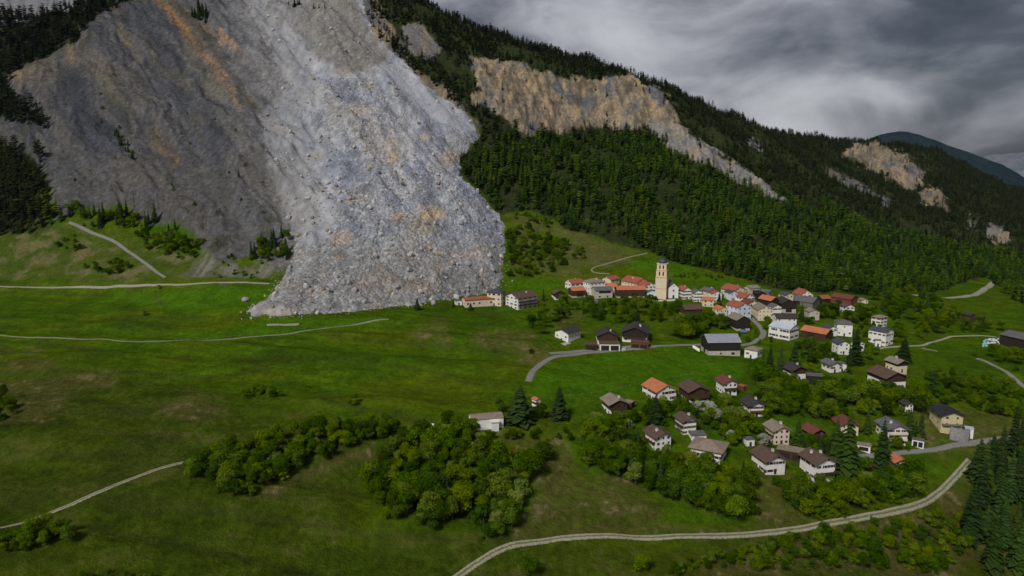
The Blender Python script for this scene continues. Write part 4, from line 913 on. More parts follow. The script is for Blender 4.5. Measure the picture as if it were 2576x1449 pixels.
block((1914, 1990, 1056, 1120), 30, 1.2, 26, wall='pink', roof='tan', label='cream chalet with brown roof above the flat garage', wcols=3, balc=('l', .5, 'wood'), chim=1, **CH)
block((1866, 1898, 1100, 1124), 30, 1.0, 6, 'flat', 'white', 'grey', name='shed', label='pale garden shed left of the cream chalet', cat='shed', over=.1, hmin=2.4, win=False)
block((2008, 2080, 1065, 1112), 36, 1.2, 24, wall='wood', roof='maroon', label='dark chalet with maroon roof half hidden by shrubs', wcols=2, **CH)
block((1880, 1980, 1122, 1196), 34, 1.2, 25, wall='white', roof='brown', timber=None, label='white-gabled chalet with large dark brown roof lowest in the hamlet', wcols=2, wsize=(2.2, 1.3), rows=2, chim=1, **CH)
r_, *_ = block((1952, 2026, 1126, 1160), -6, 0.5, 4, 'flat', 'wood', 'tan', name='garage', label='long flat-roofed timber garage between two brown-roofed chalets', cat='garage', over=.4, hmin=2.8, win=False, door=False, big=[('f', -.2, .45, .35, .6), ('f', .25, .45, .35, .6)])
block((2000, 2104, 1128, 1216), 38, 1.15, 25, wall='white', roof='brown', label='white chalet under a long brown roof left of the tallest spruces', wcols=3, rows=2, balc=('f', .42, 'wood'), chim=2, **CH)
block((2192, 2286, 1050, 1122), 30, 1.15, 22, wall='white', roof='grey', label='white chalet with grey roof and beige balconies right of the spruces', wcols=3, balc=[('f', .30, 'cream'), ('f', .66, 'cream')], chim=1, **CH)
block((2326, 2424, 1014, 1092), 28, 1.15, 22, wall='yellow', roof='black', label='pale yellow house with black roof above the grey stone wall', wcols=2, balc=('f', .45, 'grey'), **CH)
block((2144, 2202, 1130, 1200), 34, 1.25, 26, wall='white', roof='maroon', timber='wood', tfrac=.6, label='chalet with rust-brown roof squeezed between dark spruces', wcols=2, chim=1, **CH)
block((2226, 2284, 1118, 1190), 30, 1.15, 28, wall='white', roof='orange', label='white chalet with orange roof below the asphalt street', wcols=2, balc=('f', .5, 'dark'), **CH)
block((2086, 2164, 1044, 1092), 20, 1.1, 24, wall='cream', roof='maroon', label='cream chalet with faded red roof mostly behind the tall spruces', wcols=2, **CH)
block((2154, 2190, 1116, 1136), 0, 0.6, 4, 'flat', 'white', 'tan', name='carport', label='small white-posted shelter among the dark spruces', cat='carport', over=.3, hmin=2.5, win=False, door=False, big=[('f', 0, .45, .7, .6)])
block((2292, 2324, 1104, 1126), 0, 0.6, 4, 'flat', 'white', 'grey', name='carport', label='white-posted carport at the street below the yellow house', cat='carport', over=.2, hmin=2.5, win=False, door=False, big=[('f', -.22, .45, .36, .7), ('f', .22, .45, .36, .7)])
block((2422, 2448, 1064, 1102), 10, 0.9, 4, 'flat', 'white', 'metal', name='shed', label='white kiosk-like shed on the grey stone wall by the street', cat='shed', over=.15, hmin=3.0, win=False)
block((1958, 2034, 909, 958), 34, 1.15, 24, wall='white', roof='dark', timber='wood', tfrac=.4, label='chalet with dark roof right of the round tree, carport beside it', wcols=2, chim=1, **CH)
block((2024, 2070, 940, 968), 10, 0.7, 4, 'flat', 'dark', 'grey', name='carport', label='dark flat carport right of the dark-roofed chalet', cat='carport', over=.3, hmin=2.6, win=False, door=False)
r_, *_ = block((2060, 2116, 901, 938), 40, 1.2, 22, wall='white', roof='grey', label='low white chalet with grey roof under the tall spruce', wcols=2, rows=1, hmin=3, chim=1, **CH)
block((2098, 2130, 908, 936), 20, 1.0, 18, wall='white', roof='grey', parent=r_, over=.4, hmin=3, wcols=2, rows=1)
block((2220, 2286, 896, 938), 44, 1.3, 24, wall='cream', roof='tan', timber='dark', tfrac=.35, label='cream chalet with brown roof at the edge of the right meadow', wcols=2, chim=1, **CH)
block((2172, 2282, 918, 982), 40, 1.2, 24, wall='white', roof='brown', timber='wood', tfrac=.4, label='largest chalet with mossy brown roof and white corner, right of centre hamlet', wcols=3, rows=2, **CH)
# farm at the right edge, hut, white cottage
block((2506, 2640, 834, 890), 58, 1.2, 14, wall='dark', roof='grey', name='barn', label='big dark farm barn with shallow grey roof at the right edge', cat='barn', over=.8, win=False, door=False)
block((2415, 2454, 785, 810), 50, 1.3, 26, wall='wood', roof='dark', name='hut', label='dark wooden hut among bushes on the far right slope', cat='hut', over=.6, hmin=2.6, win=False)
r_, W_, w_, l_, e_, h_ = block((1178, 1268, 1034, 1086), -78, 1.9, 16, wall='white', roof='tan', name='cottage', label='lone white cottage with patched tan roof at the lower edge of the meadow', cat='cottage', over=.25, rows=1, wcols=1, faces='r', hmin=4.4)
put('porch', MB().box(w_ / 2, w_ / 2 + 2.2, l_ * .1, l_ * .32, -4, e_ * .75).box(w_ / 2, w_ / 2 + 2.6, l_ * .06, l_ * .36, e_ * .76, e_ * .83).mesh('porch', WALLS['white']), r_, W_)
block((1336, 1361, 992, 1026), 40, 1.1, 26, wall='white', roof='orange', name='house', label='little orange-roofed house peeping out behind the dark spruce by the road', over=.4, wcols=2)

# ------------------------------------------------------------------ church
gx_, gy_, gz_ = ground(1667, 753)
mpp = gy_ / (CP - (753 - CY) / F_PX * SP) / F_PX
Wc = Matrix.Translation((gx_, gy_ + 5, gz_)) @ Matrix.Rotation(-math.atan2(gx_, gy_) - R(10), 4, 'Z')
ch = root('church', 'church with tall cream bell tower, dark blue dome and white nave', 'church', Wc)
FOOT.append((gx_, gy_ + 5, 9)); FOOT.append((gx_ + 8, gy_ + 8, 12))
hw = 27 * mpp / 2; Hs = 89 * mpp
M_TOWER = mat_plain('tower_cream', (0.72, 0.60, 0.40), (0.66, 0.54, 0.36), 0.3); M_TRIM = mat_plain('tower_trim', (0.74, 0.66, 0.56)); M_DOME = mat_plain('dome_blue', (0.035, 0.045, 0.085), (0.05, 0.06, 0.10), 0.8, 0.45, 0.4); M_PINK = mat_plain('tower_pink', (0.62, 0.40, 0.28))
s1, s2 = Hs * 0.62, Hs * 0.82
b = MB().box(-hw, hw, -hw, hw, -6, s1).box(-hw * .97, hw * .97, -hw * .97, hw * .97, s1, s2).box(-hw * .86, hw * .86, -hw * .86, hw * .86, s2, Hs)
put('tower', b.mesh('tower', M_TOWER), ch, Wc)
for zc, e_ in ((Hs * .30, .12), (s1, .3), (s2, .3), (Hs, .35)):
    k = hw + e_ if zc <= s1 else (hw * .97 + e_ if zc <= s2 else hw * .86 + e_)
    put('cornice', MB().box(-k, k, -k, k, zc - .22, zc + .22).mesh('cornice', M_PINK if zc < Hs else M_TRIM), ch, Wc)
for sx in (-1, 1):
    for sy in (-1, 1):
        put('pilaster', MB().box(min(sx * (hw + .12), sx * (hw - .9)), max(sx * (hw + .12), sx * (hw - .9)), min(sy * (hw + .12), sy * (hw - .9)), max(sy * (hw + .12), sy * (hw - .9)), -5, s1 - .25).mesh('pilaster', M_TRIM), ch, Wc)
put('pilaster', MB().box(-.4, .4, -hw - .12, -hw + .1, -5, s1 - .25).mesh('pilaster', M_TRIM), ch, Wc)
for zc, hh, k in ((s1 + (s2 - s1) * .52, (s2 - s1) * .60, hw * .97), (s2 + (Hs - s2) * .5, (Hs - s2) * .62, hw * .86)):
    for q in (-.36, .36):
        for fc in 'flr':
            pos = {'f': (q * k, -k, zc), 'l': (-k, q * k, zc), 'r': (k, q * k, zc)}[fc]
            a, b_ = (1.35, .16) if fc == 'f' else (.16, 1.35)
            o = put('belfry_window', ucube(M_PINK), ch, Wc @ TS(*pos, a, b_, hh))
            a, b_ = (1.05, .22) if fc == 'f' else (.22, 1.05)
            put('louvre', ucube(WALLS['dark']), o, Wc @ TS(*pos, a, b_, hh * .9))
put('clock_face', MB().lathe([(1.2, -.06), (1.2, .06)], 16).mesh('clock_face', M_TRIM), ch, Wc @ Matrix.Translation((0, -hw - .02, s1 * .9)) @ Matrix.Rotation(math.pi / 2, 4, 'X'))
k = hw * .74
put('dome', MB().lathe([(k, Hs), (k, Hs + 1.0), (k * 1.06, Hs + 1.1), (k * 1.0, Hs + 2.0), (k * .86, Hs + 3.0), (k * .6, Hs + 3.8), (k * .25, Hs + 4.3), (.3, Hs + 4.45), (.28, Hs + 5.0), (.42, Hs + 5.2), (.25, Hs + 5.5), (.05, Hs + 5.7)], 16).mesh('dome', M_DOME), ch, Wc)
put('finial', MB().box(-.06, .06, -.06, .06, Hs + 5.6, Hs + 7.4).box(-.4, .4, -.05, .05, Hs + 6.6, Hs + 6.75).mesh('finial', WALLS['grey']), ch, Wc)
nw, nl = 25 * mpp / 2, 10.0; nh = 29 * mpp; nr = 40 * mpp
Wn = Wc @ Matrix.Translation((hw + nw - .5, 5.5, 0)) @ Matrix.Rotation(R(20), 4, 'Z')
put('nave', MB().prism([(-nw, -6), (nw, -6), (nw, nh), (0, nr - .3), (-nw, nh)], -4.5, 16).mesh('nave', WALLS['white']), ch, Wn)
sl = (nr - nh) / nw; oo = nw + .4
put('nave_roof', MB().prism([(-oo, nr - oo * sl - .25), (0, nr - .25), (oo, nr - oo * sl - .25), (oo, nr - oo * sl + .05), (0, nr + .05), (-oo, nr - oo * sl + .05)], -4.8, 16.3).mesh('nave_roof', ROOFS['grey']), ch, Wn)
put('door', ucube(M_DOOR), ch, Wn @ TS(0, -4.5, 1.5, 1.5, .25, 3.0))
window(ch, Wn, 'f', 0, nh * .72, 1.4, 1.8, nw, 4.5); window(ch, Wn, 'f', 0, nh * 1.12, .9, .9, nw, 4.5)
for s in (-.2, .5): window(ch, Wn, 'l', s * 10 + 5, nh * .6, 1.2, 2.6, nw, 4.5)

# ------------------------------------------------------------------ retaining walls, garden walls, farm things
def wall_run(name, label, pix, h, th, mat, cat='wall'):
    pts = [ground(*q) for q in pix]; x, y = smooth_line([p[:2] for p in pts], 2.0)
    z = hz(x, y); n = len(x)
    tx, ty = np.gradient(x), np.gradient(y); ln = np.hypot(tx, ty) + 1e-9; nx, ny = -ty / ln, tx / ln
    V = []
    for o_, dz in ((-.5, -3), (-.5, None), (.5, None), (.5, -3)):
        V.append(np.stack([x + nx * th * o_, y + ny * th * o_, z + (h if dz is None else dz)], -1))
    idn = np.arange(4 * n).reshape(4, n)
    q = np.concatenate([np.stack([idn[k, :-1], idn[k + 1, :-1], idn[k + 1, 1:], idn[k, 1:]], -1) for k in range(3)])
    q = np.concatenate([q, [[idn[0, 0], idn[3, 0], idn[2, 0], idn[1, 0]], [idn[0, -1], idn[1, -1], idn[2, -1], idn[3, -1]]]])
    o = bpy.data.objects.new(name, mesh_np(name, np.concatenate(V), q, mat)); col.objects.link(o)
    tag(o, label, cat)
M_RET = mat_plain('retaining_stone', (0.27, 0.265, 0.265), (0.15, 0.15, 0.155), 0.8, bmp=0.8)
wall_run('retaining_wall', 'grey stone retaining wall below the pale yellow house', [(2378, 1098), (2395, 1112), (2420, 1114), (2446, 1108)], 6.5, 1.2, M_RET)
wall_run('retaining_wall', 'low grey garden wall under the long-brown-roofed chalet', [(2040, 1224), (2075, 1230), (2106, 1222)], 2.4, .8, M_RET)
wall_run('retaining_wall', 'pale rubble wall under the rust-roofed chalet', [(2150, 1200), (2180, 1208), (2212, 1200)], 2.6, .9, M_CONC)
wall_run('retaining_wall', 'concrete wall between the two garages in front of the chalets', [(1556, 884), (1586, 880)], 2.0, .6, M_CONC)
wall_run('garden_wall', 'churchyard wall below the church tower', [(1628, 756), (1650, 758), (1690, 757), (1712, 755)], 1.3, .5, WALLS['stone'])
wall_run('retaining_wall', 'pale wall at the left corner of the big barn', [(1738, 872), (1752, 880), (1766, 888)], 1.8, .6, WALLS['white'])
# wire fence beside the meadow path
def fence(label, pix, gap=7.0):
    x, y = smooth_line([ground(*q)[:2] for q in pix], gap); z = hz(x, y)
    Wp = Matrix.Translation((x[0], y[0], z[0])); o = root('fence', label, 'fence', Wp); pm = MB().box(-.09, .09, -.09, .09, -.4, 1.25).mesh('post', WALLS['grey'])
    for a, b, c in zip(x, y, z): put('post', pm, o, Matrix.Translation((a, b, c)))
    m_ = MB()
    for i in range(len(x) - 1):
        for h in (.6, 1.1): m_.poly([(x[i], y[i], z[i] + h), (x[i + 1], y[i + 1], z[i + 1] + h), (x[i + 1], y[i + 1], z[i + 1] + h + .04), (x[i], y[i], z[i] + h + .04)], [(0, 1, 2, 3)])
    put('wire', m_.mesh('wire', WALLS['grey']), o, Matrix.Identity(4))
fence('wire fence with grey posts along the left meadow path', [(400, 858), (520, 852), (640, 844), (760, 830), (880, 814), (1000, 799)])
fence('wire fence with grey posts at the near edge of the bright field', [(1345, 1000), (1420, 1012), (1500, 1000), (1600, 962), (1700, 948), (1790, 938)])
# wrapped bales at the farm
def blob(name, r, sq, n1, n2, seed, mat, amp=.12):
    rg = np.random.RandomState(seed); b = MB(); pr = []
    for i in range(n1 + 1):
        a = math.pi * i / n1; pr.append((max(.02, r * math.sin(a) ** .55), -r * sq * math.cos(a)))
    b.lathe(pr, n2)
    v = np.array(b.v); v *= 1 + amp * (rg.rand(len(v), 1) - .5); b.v = [tuple(p) for p in v]
    return b.mesh(name, mat)
M_WRAP = mat_plain('wrap_white', (0.62, 0.64, 0.66), (0.5, 0.54, 0.56), 1.0, 0.4, 0.5); M_WRAPG = mat_plain('wrap_turquoise', (0.30, 0.55, 0.52), (0.24, 0.46, 0.44), 1.0, 0.4, 0.5)
bw, bg2 = blob('bale', .8, .85, 6, 10, 5, M_WRAP, .06), blob('bale', .8, .85, 6, 10, 6, M_WRAPG, .06)
rg = random.Random(8)
for k in range(46):
    px_ = rg.uniform(2471, 2512); py_ = 874 - (px_ - 2471) * .12 - rg.uniform(0, 14)
    x, y, z = ground(px_, py_); tq = px_ < 2486
    o = bpy.data.objects.new('hay_bale', bg2 if tq else bw); col.objects.link(o)
    o.location = (x, y, z + .6 + rg.choice((0, 0, 1.25))); o.rotation_euler = (0, 0, rg.uniform(0, 6))
    tag(o, 'turquoise wrapped bale in the heap left of the farm barn' if tq else 'white wrapped bale in the heap left of the farm barn', 'bale', 'turquoise bales' if tq else 'white bales')
# lone boulder, poles, tank, trailer
def rock_mesh(name, seed, mat, sub=2):
    bm = bmesh.new(); bmesh.ops.create_icosphere(bm, subdivisions=sub, radius=1.0); rr = np.random.RandomState(seed)
    pl = rr.randn(9, 3); pl /= np.linalg.norm(pl, axis=1)[:, None]; dd = rr.uniform(.55, .92, 9)
    for v in bm.verts:
        p = np.array(v.co)
        for k in range(9):
            d = p @ pl[k]
            if d > dd[k]: p = p - pl[k] * (d - dd[k])
        v.co = p * (1 + .05 * rr.randn())
    me = bpy.data.meshes.new(name); bm.to_mesh(me); bm.free(); me.materials.append(mat); return me
M_ROCK = mat_plain('rock_grey', (0.33, 0.33, 0.335), (0.22, 0.22, 0.235), 0.7, 0.9, .1, .6)
M_ROCKP = mat_plain('rock_pale', (0.50, 0.49, 0.47), (0.38, 0.375, 0.37), 0.7, 0.9, .1, .6)
M_ROCKT = mat_plain('rock_tan', (0.40, 0.315, 0.225), (0.30, 0.24, 0.18), 0.7, 0.9, .1, .6)
x, y, z = ground(617, 758)
o = bpy.data.objects.new('boulder', rock_mesh('boulder', 3, M_ROCK, 3)); col.objects.link(o); o.location = (x, y, z + 1.0); o.scale = (3.2, 2.6, 2.4)
tag(o, 'lone grey boulder lying on the green meadow left of the slide', 'boulder')
for (px_, py_, h, lb) in ((338, 521, 13, 'tall thin dark pole left, at the foot of the bare slope'), (398, 516, 11, 'fainter thin pole right of the tall one, on the bare slope')):
    x, y, z = ground(px_, py_)
    b = MB().lathe([(.26, -1), (.16, h)], 8)
    Wp = Matrix.Translation((x, y, z)); o = root('utility_pole', lb, 'pole', Wp)
    put('post', b.mesh('post', WALLS['dark']), o, Wp); put('crossarm', MB().box(-1.2, 1.2, -.1, .1, h - 1.2, h - .95).mesh('crossarm', WALLS['dark']), o, Wp)
x, y, z = ground(1103, 1090); Wp = Matrix.Translation((x, y, z)); o = root('water_tank', 'small dark green water tank by the hedge left of the white cottage', 'tank', Wp)
MG = mat_plain('tank_green', (0.02, 0.14, 0.10))
put('body', MB().lathe([(1.3, -.6), (1.4, .3), (1.35, 1.9), (1.0, 2.3), (.4, 2.45)], 14).mesh('body', MG), o, Wp); put('lid', MB().lathe([(.45, 2.4), (.45, 2.6)], 10).mesh('lid', M_CONC), o, Wp)
x, y, z = ground(1081, 1080); Wp = Matrix.Translation((x, y, z)); o = root('caravan', 'small white caravan behind the hedge left of the green tank', 'caravan', Wp)
put('body', MB().prism([(-2.3, .5), (2.3, .5), (2.4, 1.6), (2.0, 2.5), (-1.9, 2.5), (-2.4, 1.8)], -1, 1).mesh('body', WALLS['white']), o, Wp)
put('window', ucube(M_GLASS), o, Wp @ TS(.2, -1, 1.75, 1.6, .1, .6))
for s in (-.4, .5): put('wheel', MB().lathe([(.33, -.1), (.33, .1)], 10).mesh('wheel', WALLS['dark']), o, Wp @ Matrix.Translation((s, -.95, .33)) @ Matrix.Rotation(math.pi / 2, 4, 'X'))
# blue tarpaulin-covered cart by the lane bend barn, white gravel patch, castle ruin
x, y, z = ground(1870, 838); Wp = Matrix.Translation((x, y, z)); o = root('trailer', 'blue tarpaulin-covered trailer beside the lane bend', 'trailer', Wp)
put('load', MB().prism([(-2.4, .8), (2.4, .8), (2.3, 2.0), (0, 2.6), (-2.3, 2.0)], -1.2, 1.2).mesh('load', mat_plain('tarp_blue', (0.12, 0.24, 0.42), rough=.5)), o, Wp)
put('chassis', MB().box(-2.6, 2.6, -1, 1, .55, .8).mesh('chassis', WALLS['dark']), o, Wp)
for s in (-1.4, 1.4): put('wheel', MB().lathe([(.42, -.12), (.42, .12)], 10).mesh('wheel', WALLS['dark']), o, Wp @ Matrix.Translation((s, -1.05, .42)) @ Matrix.Rotation(math.pi / 2, 4, 'X'))
M_RUIN = mat_plain('ruin_stone', (0.26, 0.245, 0.215), (0.15, 0.14, 0.125), 0.25, bmp=.8); M_RUINT = mat_plain('ruin_tan', (0.30, 0.24, 0.175), (0.2, 0.165, 0.125), 0.25, bmp=.8)
gxs, gys, gzs = ground(2512, 605)
Wp = Matrix.Translation((gxs, gys, gzs)) @ Matrix.Rotation(-R(30), 4, 'Z'); o = root('castle_ruin', 'ruined stone castle walls on a rock in the far right wood', 'ruin', Wp)
put('wall', MB().box(-17, -3, -4, 6, -14, 16).box(-17, -10, -4, 6, 16, 19).mesh('wall', M_RUIN), o, Wp)
put('tower', MB().box(-3, 12, -7, 7, -16, 12).box(4, 12, -7, 7, 12, 14).mesh('tower', M_RUINT), o, Wp)
for s in (-14, -8): put('window', ucube(WALLS['dark']), o, Wp @ TS(s, -4, 7, 1.3, .3, 2.2))
for s in (1, 7): put('window', ucube(WALLS['dark']), o, Wp @ TS(s, -7, 5, 1.3, .3, 2.2))
# ------------------------------------------------------------------ trees
def mat_leaf(name, dark, mid, light, trans=0.25):
    m = bpy.data.materials.new(name); m.use_nodes = True; t = m.node_tree; t.nodes.clear()
    oi = N(t, 'ShaderNodeObjectInfo'); ge = N(t, 'ShaderNodeNewGeometry')
    f = math2(t, 'ADD', math2(t, 'MULTIPLY', oi.outputs['Random'], 0.62), math2(t, 'MULTIPLY', ge.outputs['Random Per Island'], 0.38))
    rp = N(t, 'ShaderNodeValToRGB'); t.links.new(f, rp.inputs[0]); cr_ = rp.color_ramp
    cr_.elements[0].position = 0.08; cr_.elements[0].color = (*dark, 1); cr_.elements[1].position = 0.92; cr_.elements[1].color = (*light, 1)
    e_ = cr_.elements.new(0.5); e_.color = (*mid, 1)
    hs = N(t, 'ShaderNodeHueSaturation'); t.links.new(rp.outputs[0], hs.inputs['Color'])
    r2 = math2(t, 'FRACT', math2(t, 'MULTIPLY', oi.outputs['Random'], 7.31), 0); r3 = math2(t, 'FRACT', math2(t, 'MULTIPLY', oi.outputs['Random'], 23.7), 0)
    t.links.new(mrange(t, r2, 0, 1, 0.484, 0.510), hs.inputs['Hue']); t.links.new(mrange(t, r3, 0, 1, 1.0, 1.16), hs.inputs['Saturation'])
    d = N(t, 'ShaderNodeBsdfDiffuse'); t.links.new(hs.outputs[0], d.inputs['Color'])
    tr = N(t, 'ShaderNodeBsdfTranslucent'); t.links.new(hs.outputs[0], tr.inputs['Color'])
    ms = N(t, 'ShaderNodeMixShader'); ms.inputs[0].default_value = trans; t.links.new(d.outputs[0], ms.inputs[1]); t.links.new(tr.outputs[0], ms.inputs[2])
    o = N(t, 'ShaderNodeOutputMaterial'); t.links.new(ms.outputs[0], o.inputs['Surface'])
    return m
M_SPRUCE = mat_leaf('spruce_needles', (0.018, 0.034, 0.012), (0.030, 0.055, 0.016), (0.050, 0.085, 0.020), .15)
M_LARCH = mat_leaf('wood_needles', (0.013, 0.028, 0.008), (0.034, 0.070, 0.012), (0.092, 0.136, 0.018), .20)
M_DARKP = mat_leaf('dark_needles', (0.010, 0.016, 0.008), (0.018, 0.026, 0.010), (0.036, 0.042, 0.014), .10)
M_LEAF = mat_leaf('broad_leaves', (0.026, 0.056, 0.005), (0.076, 0.142, 0.010), (0.185, 0.255, 0.026), .38)
M_LEAFL = mat_leaf('pale_leaves', (0.14, 0.20, 0.03), (0.20, 0.27, 0.045), (0.27, 0.33, 0.09), .38)
M_BLOS = mat_leaf('blossom', (0.20, 0.23, 0.13), (0.34, 0.36, 0.26), (0.48, 0.49, 0.42), .25)
M_BARK = mat_plain('bark', (0.075, 0.055, 0.04), (0.045, 0.035, 0.028), 1.5)
def conifer(seed, tiers=13, nb=9, Rr=.17, z0=.10, full=True, round_=False):
    rr = random.Random(seed); v = []; f = []
    for i in range(tiers):
        q = i / (tiers - 1); z = z0 + (1 - z0) * (q ** 0.92) * .985
        rad = Rr * ((1 - q) ** .78 + .02) * rr.uniform(.86, 1.12)
        if round_: rad = Rr * (math.sin(math.pi * min(1, .18 + .82 * (1 - q))) ** .6 * .9 + .05) * rr.uniform(.8, 1.15)
        n = max(4, int(nb * (1 - .45 * q)))
        a0 = rr.uniform(0, 6.28)
        for k in range(n):
            a = a0 + 6.283 * k / n + rr.uniform(-.25, .25); r = rad * rr.uniform(.66, 1.2)
            w = r * 2.2 / n * 1.5 + .008; dz = -r * rr.uniform(.18, .55); c, s = math.cos(a), math.sin(a); b = len(v)
            v += [(0, 0, z + .035), (c * r * .62 - s * w, s * r * .62 + c * w, z + dz * .35), (c * r, s * r, z + dz), (c * r * .62 + s * w, s * r * .62 - c * w, z + dz * .35)]
            f += [(b, b + 1, b + 2), (b, b + 2, b + 3)]
    b = len(v); v += [(.016, 0, -.02), (-.008, .014, -.02), (-.008, -.014, -.02), (0, 0, 1.0)]; f += [(b, b + 1, b + 3), (b + 1, b + 2, b + 3), (b + 2, b, b + 3)]
    for i in range(0, b, 4): f += [(i, b, b + 3)] if False else []
    return v, f
def leafy(seed, n=900, rx=.42, z0=.22, z1=1.0, blobs=11, card=.052):
    """crown built from many leaf-sized faces gathered in clumps"""
    rr = np.random.RandomState(seed); v = []; f = []
    cs = []
    for k in range(blobs):
        zz = rr.uniform(z0 + .12, z1 - .16); env = math.sqrt(max(.05, 1 - ((zz - (z0 + z1) / 2) / ((z1 - z0) * .62)) ** 2))
        a = rr.uniform(0, 6.28); d = rx * env * rr.uniform(.15, .78); cs.append((d * math.cos(a), d * math.sin(a), zz, rr.uniform(.13, .23)))
    cs.append((0, 0, z1 - .2, .2))
    per = n // len(cs)
    for (cx, cy, cz, br) in cs:
        nn = rr.randn(per, 3); nn /= np.linalg.norm(nn, axis=1)[:, None]; nn[:, 2] = np.where(nn[:, 2] < -.35, -nn[:, 2], nn[:, 2])
        rad = br * (rr.rand(per) ** .33 * .5 + .58)
        for d, r in zip(nn, rad):
            p = np.array([cx, cy, cz]) + d * r * np.array([1.05, 1.05, .9]); nrm = d + rr.randn(3) * .55; nrm /= np.linalg.norm(nrm)
            t1 = np.cross(nrm, rr.randn(3)); t1 /= np.linalg.norm(t1); t2 = np.cross(nrm, t1); s = card * rr.uniform(.6, 1.35)
            b = len(v); v += [tuple(p + t1 * s), tuple(p + t2 * s * .8), tuple(p - t1 * s * .9), tuple(p - t2 * s * .75)]; f.append((b, b + 1, b + 2, b + 3))
    return v, f
def trunk_mesh(name, r0, r1, h, limbs=0, seed=0):
    b = MB().lathe([(r0 * 1.3, -.06), (r0, .02), (r1, h)], 7); rr = random.Random(seed)
    for k in range(limbs):
        a = rr.uniform(0, 6.28); z = h * rr.uniform(.45, .8); e_ = (math.cos(a) * .26, math.sin(a) * .26, z + .24); w = r0 * .4
        b.poly([(w, 0, z), (-w * .5, w * .8, z), (-w * .5, -w * .8, z), e_], [(0, 1, 3), (1, 2, 3), (2, 0, 3)])
    return b.mesh(name, M_BARK)
def pymesh(name, vf, mat):
    me = bpy.data.meshes.new(name); me.from_pydata(vf[0], [], vf[1]); me.update(); me.materials.append(mat); return me
SPR = [pymesh('spruce_crown', conifer(s, 17, 12, r), M_SPRUCE) for s, r in ((1, .17), (2, .19), (3, .15), (4, .21))]
SPR_T = trunk_mesh('spruce_trunk', .018, .006, .75)
FARC = [pymesh('conifer', conifer(20 + s, 10, 8, r, .04, False, rd), mt) for s, r, rd, mt in ((0, .19, False, M_LARCH), (1, .21, False, M_LARCH), (2, .17, True, M_LARCH), (3, .23, False, M_LARCH), (4, .23, True, M_LARCH))]
FARD = [pymesh('conifer', conifer(40 + s, 9, 7, r, .04, False, rd), M_DARKP) for s, r, rd in ((0, .17, False), (1, .19, False), (2, .22, True), (3, .15, False))]
LEAF = [pymesh('leaf_crown', leafy(60 + s, 2000, rx, card=.034, blobs=14), M_LEAF) for s, rx in ((0, .40), (1, .44), (2, .36), (3, .50), (4, .42), (5, .30))] + [pymesh('leaf_crown', leafy(90, 1700, .26, .14, 1.0, 12, .032), M_LEAF), pymesh('leaf_crown', leafy(91, 2100, .56, .25, .95, 9, .036), M_LEAF), pymesh('leaf_crown', leafy(92, 1500, .46, .20, 1.0, 7, .036), M_LEAF)]
LEAFL = [pymesh('leaf_crown', leafy(70 + s, 1800, rx, card=.034, blobs=14), M_LEAFL) for s, rx in ((0, .40), (1, .44))]
BLOS = [pymesh('leaf_crown', leafy(75, 1600, .42, card=.032), M_BLOS)]
LEAF_T = [trunk_mesh('leaf_trunk', .03, .014, .55, 5, s) for s in range(3)]
BUSH = [pymesh('bush_crown', leafy(80 + s, 1000, .62, -.12, 1.0, 10, .06), M_LEAF) for s in range(4)]

rp_x = np.array([q[0] for q in ROAD_PTS]); rp_y = np.array([q[1] for q in ROAD_PTS])
def clear(x, y, rad):
    if np.min((rp_x - x) ** 2 + (rp_y - y) ** 2) < (rad * .55 + 2.0) ** 2: return False
    for (fx, fy, fr) in FOOT:
        if (x - fx) ** 2 + (y - fy) ** 2 < (fr + rad * .45) ** 2: return False
    # keep the fronts of houses in view: nothing tall right before a house
    return True
def hides(x, y, h):
    """does a tree here cover the face of a building behind it?"""
    d = math.hypot(x, y)
    for (fx, fy, fr) in FOOT:
        fd = math.hypot(fx, fy)
        if d < fd < d + 36:
            off = abs(x * fy - y * fx) / fd
            if off < fr * 1.0 and hz(x, y) + h * .95 - hz(fx, fy) > (CAM_Z - hz(fx, fy)) * (fd - d) / fd + 2.2: return True
    return False
ALL_T = []; PEND = []
def tree(kind, x, y, h, label, group=None, wide=1.0, idx=None, name=None):
    rr = random.Random(int(x * 31 + y * 17)); z = top(x, y)
    cr_m, tr_m, nm = {'spruce': (SPR, [SPR_T], 'spruce_tree'), 'leaf': (LEAF, LEAF_T, 'broadleaf_tree'), 'pale': (LEAFL, LEAF_T, 'broadleaf_tree'), 'blossom': (BLOS, LEAF_T, 'blossom_tree'), 'bush': (BUSH, None, 'shrub')}[kind]
    W = Matrix.Translation((x, y, z - .1)) @ Matrix.Rotation(rr.uniform(0, 6.28), 4, 'Z') @ Matrix.Diagonal((h * wide, h * wide, h, 1))
    ALL_T.append((x, y, h * .35))
    cm = cr_m[rr.randrange(len(cr_m)) if idx is None else idx % len(cr_m)]
    if kind == 'bush':
        o = bpy.data.objects.new(nm, cm); col.objects.link(o); o.matrix_basis = W
        return tag(o, label, 'shrub', group)
    o = root(name or nm, label, 'tree', Matrix.Translation((x, y, z)), group)
    put('crown', cm, o, W); put('trunk', tr_m[rr.randrange(len(tr_m))], o, W)
    return o
